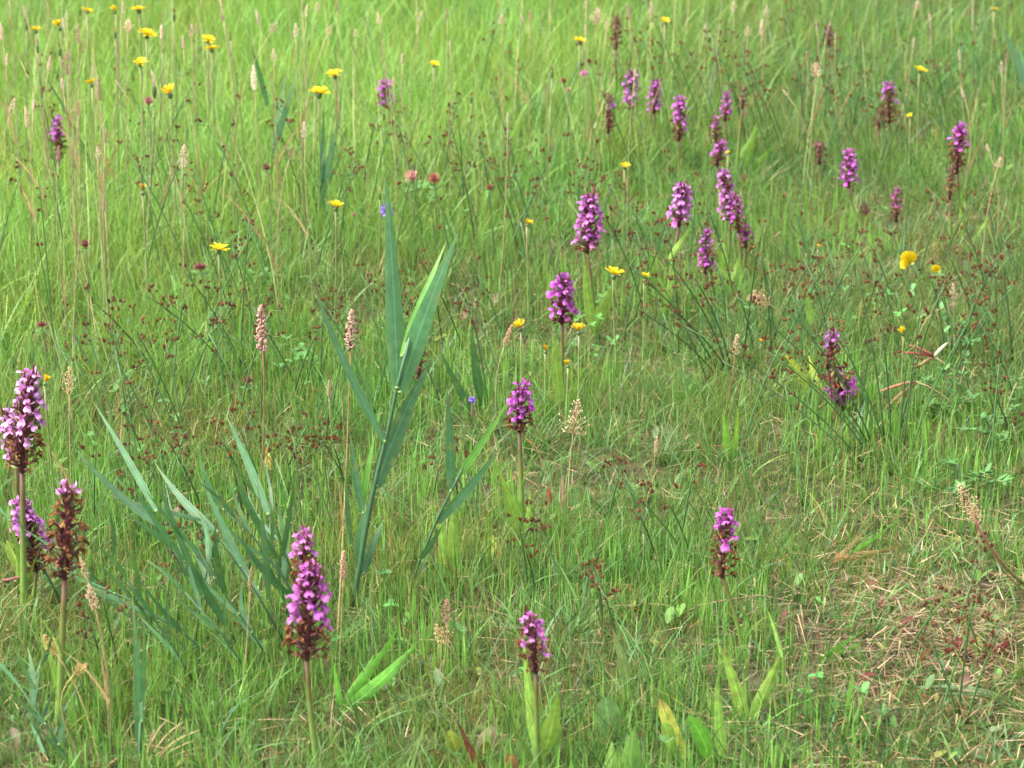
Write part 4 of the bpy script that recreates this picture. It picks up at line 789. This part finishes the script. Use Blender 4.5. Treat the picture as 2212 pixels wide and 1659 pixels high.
leaf_plant('bright grass tuft of broad blades fanning beside the large orchid', 'grass tuft', 'grass_tuft', (742, 1540), [((745, 1535), (905, 1382), 28, 14, GRN), ((742, 1530), (862, 1352), 20, 10, GRN), ((742, 1530), (808, 1415), 22, 4, GRN), ((738, 1540), (722, 1430), 16, -4, GRN), ((748, 1540), (846, 1440), 18, 8, GRN)])
leaf_plant('red dock leaf standing in a bent stalk shape at the bottom edge', 'dock leaf', 'dock_leaf', (1052, 1690), [((1052, 1690), (988, 1556), 20, -8, RED)])
leaf_plant('dusky brown-green oval dock leaf behind the red stalk', 'dock leaf', 'dock_leaf', (1036, 1650), [((1040, 1646), (1064, 1566), 40, 0, (.20, .16, .09)), ((1046, 1660), (1050, 1600), 28, 0, (.16, .06, .035))], prof='oval')
leaf_plant('yellowing oval leaf beside the red dock stalk', 'dock leaf', 'dock_leaf', (984, 1640), [((990, 1640), (972, 1575), 40, 0, (.24, .29, .05))], prof='oval')
leaf_plant('rosy pink round leaf at the bottom edge beside the two-leaved orchid', 'round leaf', 'round_leaf', (1104, 1672), [((1104, 1672), (1102, 1628), 30, 0, (.45, .13, .11))], prof='oval')
leaf_plant('fallen rust-brown leaves lying by the red stalk', 'fallen leaf', 'fallen_leaf', (950, 1662), [((965, 1660), (930, 1618), 26, 0, RUST)], prof='oval')
leaf_plant('deep red dock leaf lying on bare strawy ground', 'dock leaf', 'dock_leaf', (2090, 1440), [((2120, 1440), (2036, 1402), 20, 6, (.13, .03, .028)), ((2100, 1420), (2055, 1370), 24, -4, RED)], prof='oval')
leaf_plant('orange-brown leaf slanting beside the deep red dock leaf', 'dock leaf', 'dock_leaf', (1966, 1450), [((1972, 1446), (2020, 1388), 13, 2, (.26, .13, .055))], prof='oval')
leaf_plant('crimson dock leaf between the dark rush stems at the far edge of bare ground', 'dock leaf', 'dock_leaf', (2128, 1440), [((2130, 1438), (2182, 1382), 18, 0, (.15, .035, .03)), ((2120, 1430), (2150, 1386), 15, 0, RED)], prof='oval')
leaf_plant('green pointed dock leaf rising beside the deep red one', 'dock leaf', 'dock_leaf', (2110, 1430), [((2106, 1430), (2116, 1372), 26, 0, (.20, .27, .06), (.3, .14, .06))], prof='oval')
leaf_plant('long pale silvery grass blade arching over the bare ground', 'pale grass', 'pale_grass', (2172, 1512), [((2170, 1510), (1978, 1484), 14, 22, (.22, .34, .17)), ((2180, 1512), (2000, 1500), 8, 14, (.16, .27, .12))])
leaf_plant('pair of bright green blades pointing away over bare ground', 'grass tuft', 'grass_tuft', (1770, 1440), [((1772, 1424), (1868, 1360), 13, 4, GRN), ((1774, 1428), (1866, 1386), 14, 4, GRN), ((1700, 1432), (1860, 1434), 10, 16, (.14, .27, .09))])
leaf_plant('rusty drying blade bending over beside the leaning purple orchid', 'dry grass', 'dry_grass', (1822, 1225), [((1800, 1215), (1880, 1130), 12, 10, (.33, .24, .12)), ((1805, 1205), (1948, 1178), 14, 10, (.30, .21, .09), (.38, .13, .06)), ((1815, 1210), (1940, 1122), 11, 10, GRN)])
leaf_plant('bright green blades standing beneath the cream and tan grass head', 'grass tuft', 'grass_tuft', (1578, 1000), [((1576, 1000), (1562, 880), 16, -4, (.19, .36, .05)), ((1582, 1000), (1596, 870), 12, 4, (.19, .36, .05))])
leaf_plant('pale yellow-green orchid leaves upright beside the leaning reed', 'orchid leaves', 'orchid_leaves', (968, 1262), [((965, 1262), (950, 1090), 26, -6, YG), ((982, 1255), (978, 1050), 28, -4, YG)])
leaf_plant('long yellow-green leaf arching from the deep magenta orchid', 'orchid leaves', 'orchid_leaves', (1122, 1205), [((1122, 1180), (1065, 988), 20, 14, YG), ((1132, 1200), (1146, 1060), 22, 4, YG), ((1128, 1190), (1108, 1060), 18, 0, YG2)])
leaf_plant('tall yellow-green leaves wrapped about the long-stemmed purple orchid', 'orchid leaves', 'orchid_leaves', (1214, 900), [((1212, 895), (1198, 722), 24, -4, YG), ((1218, 890), (1262, 790), 22, 8, YG), ((1206, 900), (1146, 876), 22, 8, YG2)])
leaf_plant('broad yellow-green leaf angled away from the dense purple orchid', 'orchid leaves', 'orchid_leaves', (1290, 730), [((1286, 700), (1333, 602), 24, 4, YG), ((1282, 720), (1262, 545), 20, -6, YG)])
leaf_plant('pale leaves below the plump light orchid with a brown tip', 'orchid leaves', 'orchid_leaves', (1432, 695), [((1430, 690), (1462, 560), 18, 2, YG), ((1424, 640), (1404, 530), 16, -6, YG2), ((1446, 560), (1496, 480), 14, 4, YG)])
leaf_plant('yellow-green leaves standing around the tallest bright orchid', 'orchid leaves', 'orchid_leaves', (1576, 612), [((1574, 610), (1545, 520), 16, -4, YG), ((1580, 605), (1602, 545), 14, 4, YG), ((1568, 590), (1560, 480), 12, 0, YG2)])
leaf_plant('long silvery straw-edged blade leaning behind the tallest bright orchid', 'broad leaf', 'broad_leaf', (1622, 402), [((1624, 400), (1690, 338), 12, 2, (.34, .38, .20))])
leaf_plant('yellow-green blades fanning behind the bright orchid clump', 'orchid leaves', 'orchid_leaves', (1600, 390), [((1605, 385), (1676, 310), 16, 4, YG2), ((1598, 350), (1626, 285), 14, 4, YG2), ((1612, 360), (1640, 250), 14, 0, YG2)])
leaf_plant('maroon-brown oval leaf standing by the tallest bright orchid', 'brown leaf', 'brown_leaf', (1605, 410), [((1604, 412), (1612, 372), 18, 0, (.20, .075, .04))], prof='oval')
leaf_plant('yellow-green leaves at the foot of the vivid rusty orchid', 'orchid leaves', 'orchid_leaves', (2082, 535), [((2080, 535), (2074, 440), 14, 0, YG), ((2094, 535), (2140, 460), 12, 4, YG2)])
leaf_plant('wavy yellow-green leaves glowing behind the broken orchid', 'orchid leaves', 'orchid_leaves', (1760, 870), [((1764, 868), (1690, 760), 26, 10, (.30, .36, .05)), ((1772, 865), (1748, 770), 24, -4, (.32, .38, .05)), ((1752, 700), (1742, 620), 16, 0, YG2)])
leaf_plant('yellow-green leaf patch with brown spots before the deep magenta orchid', 'orchid leaves', 'orchid_leaves', (1066, 1225), [((1068, 1220), (1062, 1155), 30, 4, (.26, .31, .05)), ((1090, 1300), (1056, 1240), 26, 6, GRN)], prof='oval')
leaf_plant('broad yellow-green leaves standing beside the lilac orchid among reeds', 'orchid leaves', 'orchid_leaves', (60, 1260), [((66, 1255), (14, 1165), 40, -8, (.25, .36, .07)), ((110, 1290), (70, 1240), 34, 6, (.25, .36, .07))], prof='oval')
leaf_plant('reddish pointed dock leaf beside a brown one near the deep magenta orchid', 'dock leaf', 'dock_leaf', (1186, 1112), [((1186, 1112), (1184, 1040), 16, 0, (.26, .08, .06)), ((1216, 1110), (1214, 1020), 14, 0, (.30, .20, .12))])
leaf_plant('golden drying leaf standing among brown rushes behind the reed clump', 'dry leaf', 'dry_leaf', (582, 1015), [((582, 1015), (578, 955), 16, 0, (.42, .28, .07))])
leaf_plant('orange drying blade leaning in the lush pale grass', 'dry grass', 'dry_grass', (388, 470), [((386, 468), (492, 358), 9, 6, (.40, .34, .08))])

def trefoil(label, x, y, wpx, H, big=True):
    top = on_z(x, y, H); s = scale_at(top); d = wpx / s; g = np.array((top[0] + .03, top[1] + .03, 0)); g[2] = float(ground_z(g[0], g[1])) - .004
    root = thing('birdsfoot_trefoil', label, 'trefoil', g); o = lambda p: np.asarray(p) - g
    mb = MB(); mb.tube([o(p) for p in bez(g, g + np.array((.005, 0, H * .7)), top, 7)], .0011, (.16, .22, .07), 5); part('stem', mb.mesh('stem', M_STEM), root)
    t = o(top)
    for (a, b, w, sd) in (((0, 0, 0), (-.35, -.1, .35), .85, (.4, -.2, .6)), ((0, 0, 0), (.28, -.15, .45), .8, (.6, .2, -.3)), ((0, 0, -.05), (-.34, -.28, .02), .62, (.5, .3, .6)), ((0, 0, 0), (-.1, .2, .5), .8, (1, 0, 0)))[: 4 if big else 2]:
        ml = MB(); b = np.array(b); ml.leaf([t + np.array(a) * d + b * d * q + np.array((0, -.06 * d * math.sin(3.14 * q), .10 * d * math.sin(3.14 * q))) for q in np.linspace(0, 1.25, 7)], w * d * .8, sd, jit((.62, .44, .010), .06), 'oval', .35); part('petal', ml.mesh('petal', M_YELLOW), root)
    mc = MB(); mc.spindle(t + np.array((.1, 0, -.12)) * d, t + np.array((.30, 0, .12)) * d, .12 * d, (.32, .36, .10), 5); part('calyx', mc.mesh('calyx', M_STEM), root)
    for k in range(4):
        u = R.uniform(.2, .8); p = o(g) * (1 - u) + t * u; a = R.uniform(0, 6.28); dd = np.array((math.cos(a), math.sin(a), .4))
        ml = MB(); ml.leaf([p + dd * .014 * q for q in (0, .3, .6, .9, 1)], .007, (-math.sin(a), math.cos(a), 0), jit((.12, .27, .09), .1), 'oval', .2); part('leaflet', ml.mesh('leaflet', M_BROAD), root)
trefoil('large yellow pea-flower of a trefoil held over the dark rushes', 1963, 570, 46, .15)
trefoil('small upright yellow-orange trefoil flower beside the large pea-flower', 2022, 588, 27, .15, False)
def trefoil_leaves(label, base, tips):
    g = grounded(*base); root = thing('trefoil_plant', label, 'trefoil plant', g, 'leafy trefoil stems without flowers'); o = lambda p: np.asarray(p) - g
    for (x, y, H) in tips:
        t = on_z(x, y, H); mb = MB(); P = bez(g, (g + t) / 2 + np.array((0, 0, .015)), t, 6); mb.tube([o(p) for p in P], .0010, (.17, .18, .07), 4); part('stem', mb.mesh('stem', M_STEM), root)
        for i, p in enumerate(P[2:]):
            for k in range(5):
                a = R.uniform(0, 6.28); dd = np.array((math.cos(a), math.sin(a), R.uniform(0, .6))); L = R.uniform(.009, .015)
                ml = MB(); ml.leaf([o(p) + dd * L * q for q in (0, .3, .6, .9, 1.05)], L * .48, (-math.sin(a), math.cos(a), 0), jit((.085, .20, .055), .16), 'lance', .3); part('leaflet', ml.mesh('leaflet', M_BROAD), root)
trefoil_leaves('leafy trefoil sprawl with fresh green leaflets under the dry seed pods', (2060, 900), [(1985, 815, .05), (2040, 800, .06), (2090, 770, .07), (1990, 880, .03), (2110, 860, .05)])
trefoil_leaves('leafy trefoil sprawl among rushes at the meadow edge beside bare straw', (2150, 960), [(2120, 900, .05), (2190, 880, .06), (2170, 950, .03), (2200, 820, .07), (2090, 930, .04)])
trefoil_leaves('leafy trefoil stem rising below the small yellow-orange flower', (2060, 770), [(2035, 655, .08), (2080, 700, .06), (2110, 740, .05)])
trefoil_leaves('low leafy trefoil patch behind the bare strawy corner', (2090, 1060), [(2050, 1000, .04), (2130, 1020, .04), (2170, 1040, .04), (2060, 1060, .03)])
def pods(label, hub, tips, foot):
    g = grounded(*foot); Y = g[1]; h = on_y(*hub, Y); root = thing('seed_pods', label, 'seed pods', g, 'dry trefoil seed pods'); o = lambda p: np.asarray(p) - g
    mb = MB(); mb.tube([o(p) for p in bez(g, (g + h) / 2 + np.array((.01, 0, .01)), h, 6)], .0011, (.25, .20, .09), 5); part('stem', mb.mesh('stem', M_STEM), root)
    for (x, y, c) in tips:
        t = on_y(x, y, Y + R.uniform(-.03, .02)); mp = MB(); mp.tube([o(p) for p in bez(h, (h + t) / 2 + np.array((0, 0, .003)), t, 6)], [.0014, .0024, .0025, .0023, .0018, .0004], jit(c, .1), 5); part('pod', mp.mesh('pod', M_DRY), root)
pods('four long dry brown seed pods fanned out under the trefoil flowers', (1978, 824), [(1895, 848, (.32, .15, .08)), (1900, 895, (.34, .22, .10)), (1912, 912, (.33, .19, .09))], (2080, 905))
pods('dark red-brown seed pods pointing sideways with pale frayed petals', (2018, 770), [(1945, 762, (.20, .05, .04)), (1962, 745, (.24, .08, .05)), (2048, 740, (.55, .48, .30)), (1975, 800, (.36, .24, .11))], (2110, 880))
def twig(label, pts, r, col, foot_z=.012, name='twig', cat='twig'):
    P = [on_z(x, y, z) for (x, y, z) in pts]; g = P[0].copy(); mb = MB(); mb.tube([p - g for p in P], list(np.linspace(r, r * .6, len(P))), col, 5)
    ob = bpy.data.objects.new(name, mb.mesh(name, M_DRY)); C.objects.link(ob); ob.location = [float(v) for v in g]; ob['label'] = label; ob['category'] = cat
twig('long bare grey-brown twig lying through the grass beside the leaning purple orchid', [(1470, 1330, .008), (1510, 1308, .03), (1570, 1296, .035), (1640, 1286, .035), (1700, 1297, .03), (1752, 1312, .015)], .0013, (.22, .16, .10))
twig('thin dead reddish stalk across the shade by the lilac orchid', [(-20, 1258, .02), (20, 1252, .025), (45, 1246, .03), (60, 1240, .02)], .0022, (.30, .12, .12))
def dead_tuft(label, base, tips):
    g = grounded(*base); root = thing('dead_grass_tuft', label, 'dead grass', g); o = lambda p: np.asarray(p) - g
    for (x, y, H) in tips:
        t = on_z(x, y, H); mb = MB(); mb.tube([o(p) for p in bez(g, (g + t) / 2 + np.array((R.uniform(-.01, .01), 0, .012)), t, 6)], [.0013, .0012, .0011, .001, .0008, .0004], jit((.46, .35, .18), .15), 4); part('stalk', mb.mesh('stalk', M_DRY), root)
dead_tuft('pale dead straw tuft fanning beside the upright narrow reed', (312, 1672), [(362, 1555, .06), (395, 1560, .06), (432, 1577, .05), (436, 1615, .03), (333, 1577, .06), (380, 1600, .04), (350, 1625, .03), (420, 1600, .04)])

# ------------------------------------------------------------------ labels for the many alike: look + landmark
def label_minor():
    marks = [(s, p) for (_r, s, p) in ORCHIDS] + [('the big V-shaped reed', (850, 700)), ('the reed clump', (430, 1180)), ('the far three-bladed reed', (700, 380)), ('the large pea-flower', (1963, 570)), ('the strawy bare corner', (2040, 1420)), ('the fanned seed pods', (1950, 850))]
    words = {'hawkbit': '{} yellow hawkbit', 'spent': 'spent hawkbit head', 'clover': '{} clover head', 'grass': '{} grass head', 'rush': 'rush with {} brown capsules'}
    num = {4: 'four', 5: 'five', 6: 'six', 7: 'seven', 8: 'eight', 9: 'nine', 10: 'ten', 11: 'eleven', 12: 'twelve'}
    ordw = ['', 'second ', 'third ', 'fourth ', 'fifth ', 'sixth ', 'seventh ', 'eighth ', 'ninth ', 'tenth ']
    buckets = {}
    for (ob, p, look, kind) in MINOR:
        d, s, lx, ly = min((math.hypot(p[0] - q[0], (p[1] - q[1]) * 1.3), s, q[0], q[1]) for (s, q) in marks)
        dx, dy = p[0] - lx, p[1] - ly
        rel = ('behind' if dy < 0 else 'in front of') if abs(dy) > abs(dx) * .8 else 'beside'
        base = words[kind].format(num.get(look, look))
        buckets.setdefault((base, rel, s), []).append((d, ob, dx))
    for (base, rel, s), L in buckets.items():
        L.sort(key=lambda v: v[0])
        for i, (d, ob, dx) in enumerate(L):
            if len(L) == 1: t = f'{base} {rel} {s}'
            else: t = f'{base}, {ordw[min(i, 9)].strip() or "first"} out {rel} {s}'
            ob['label'] = t
label_minor()
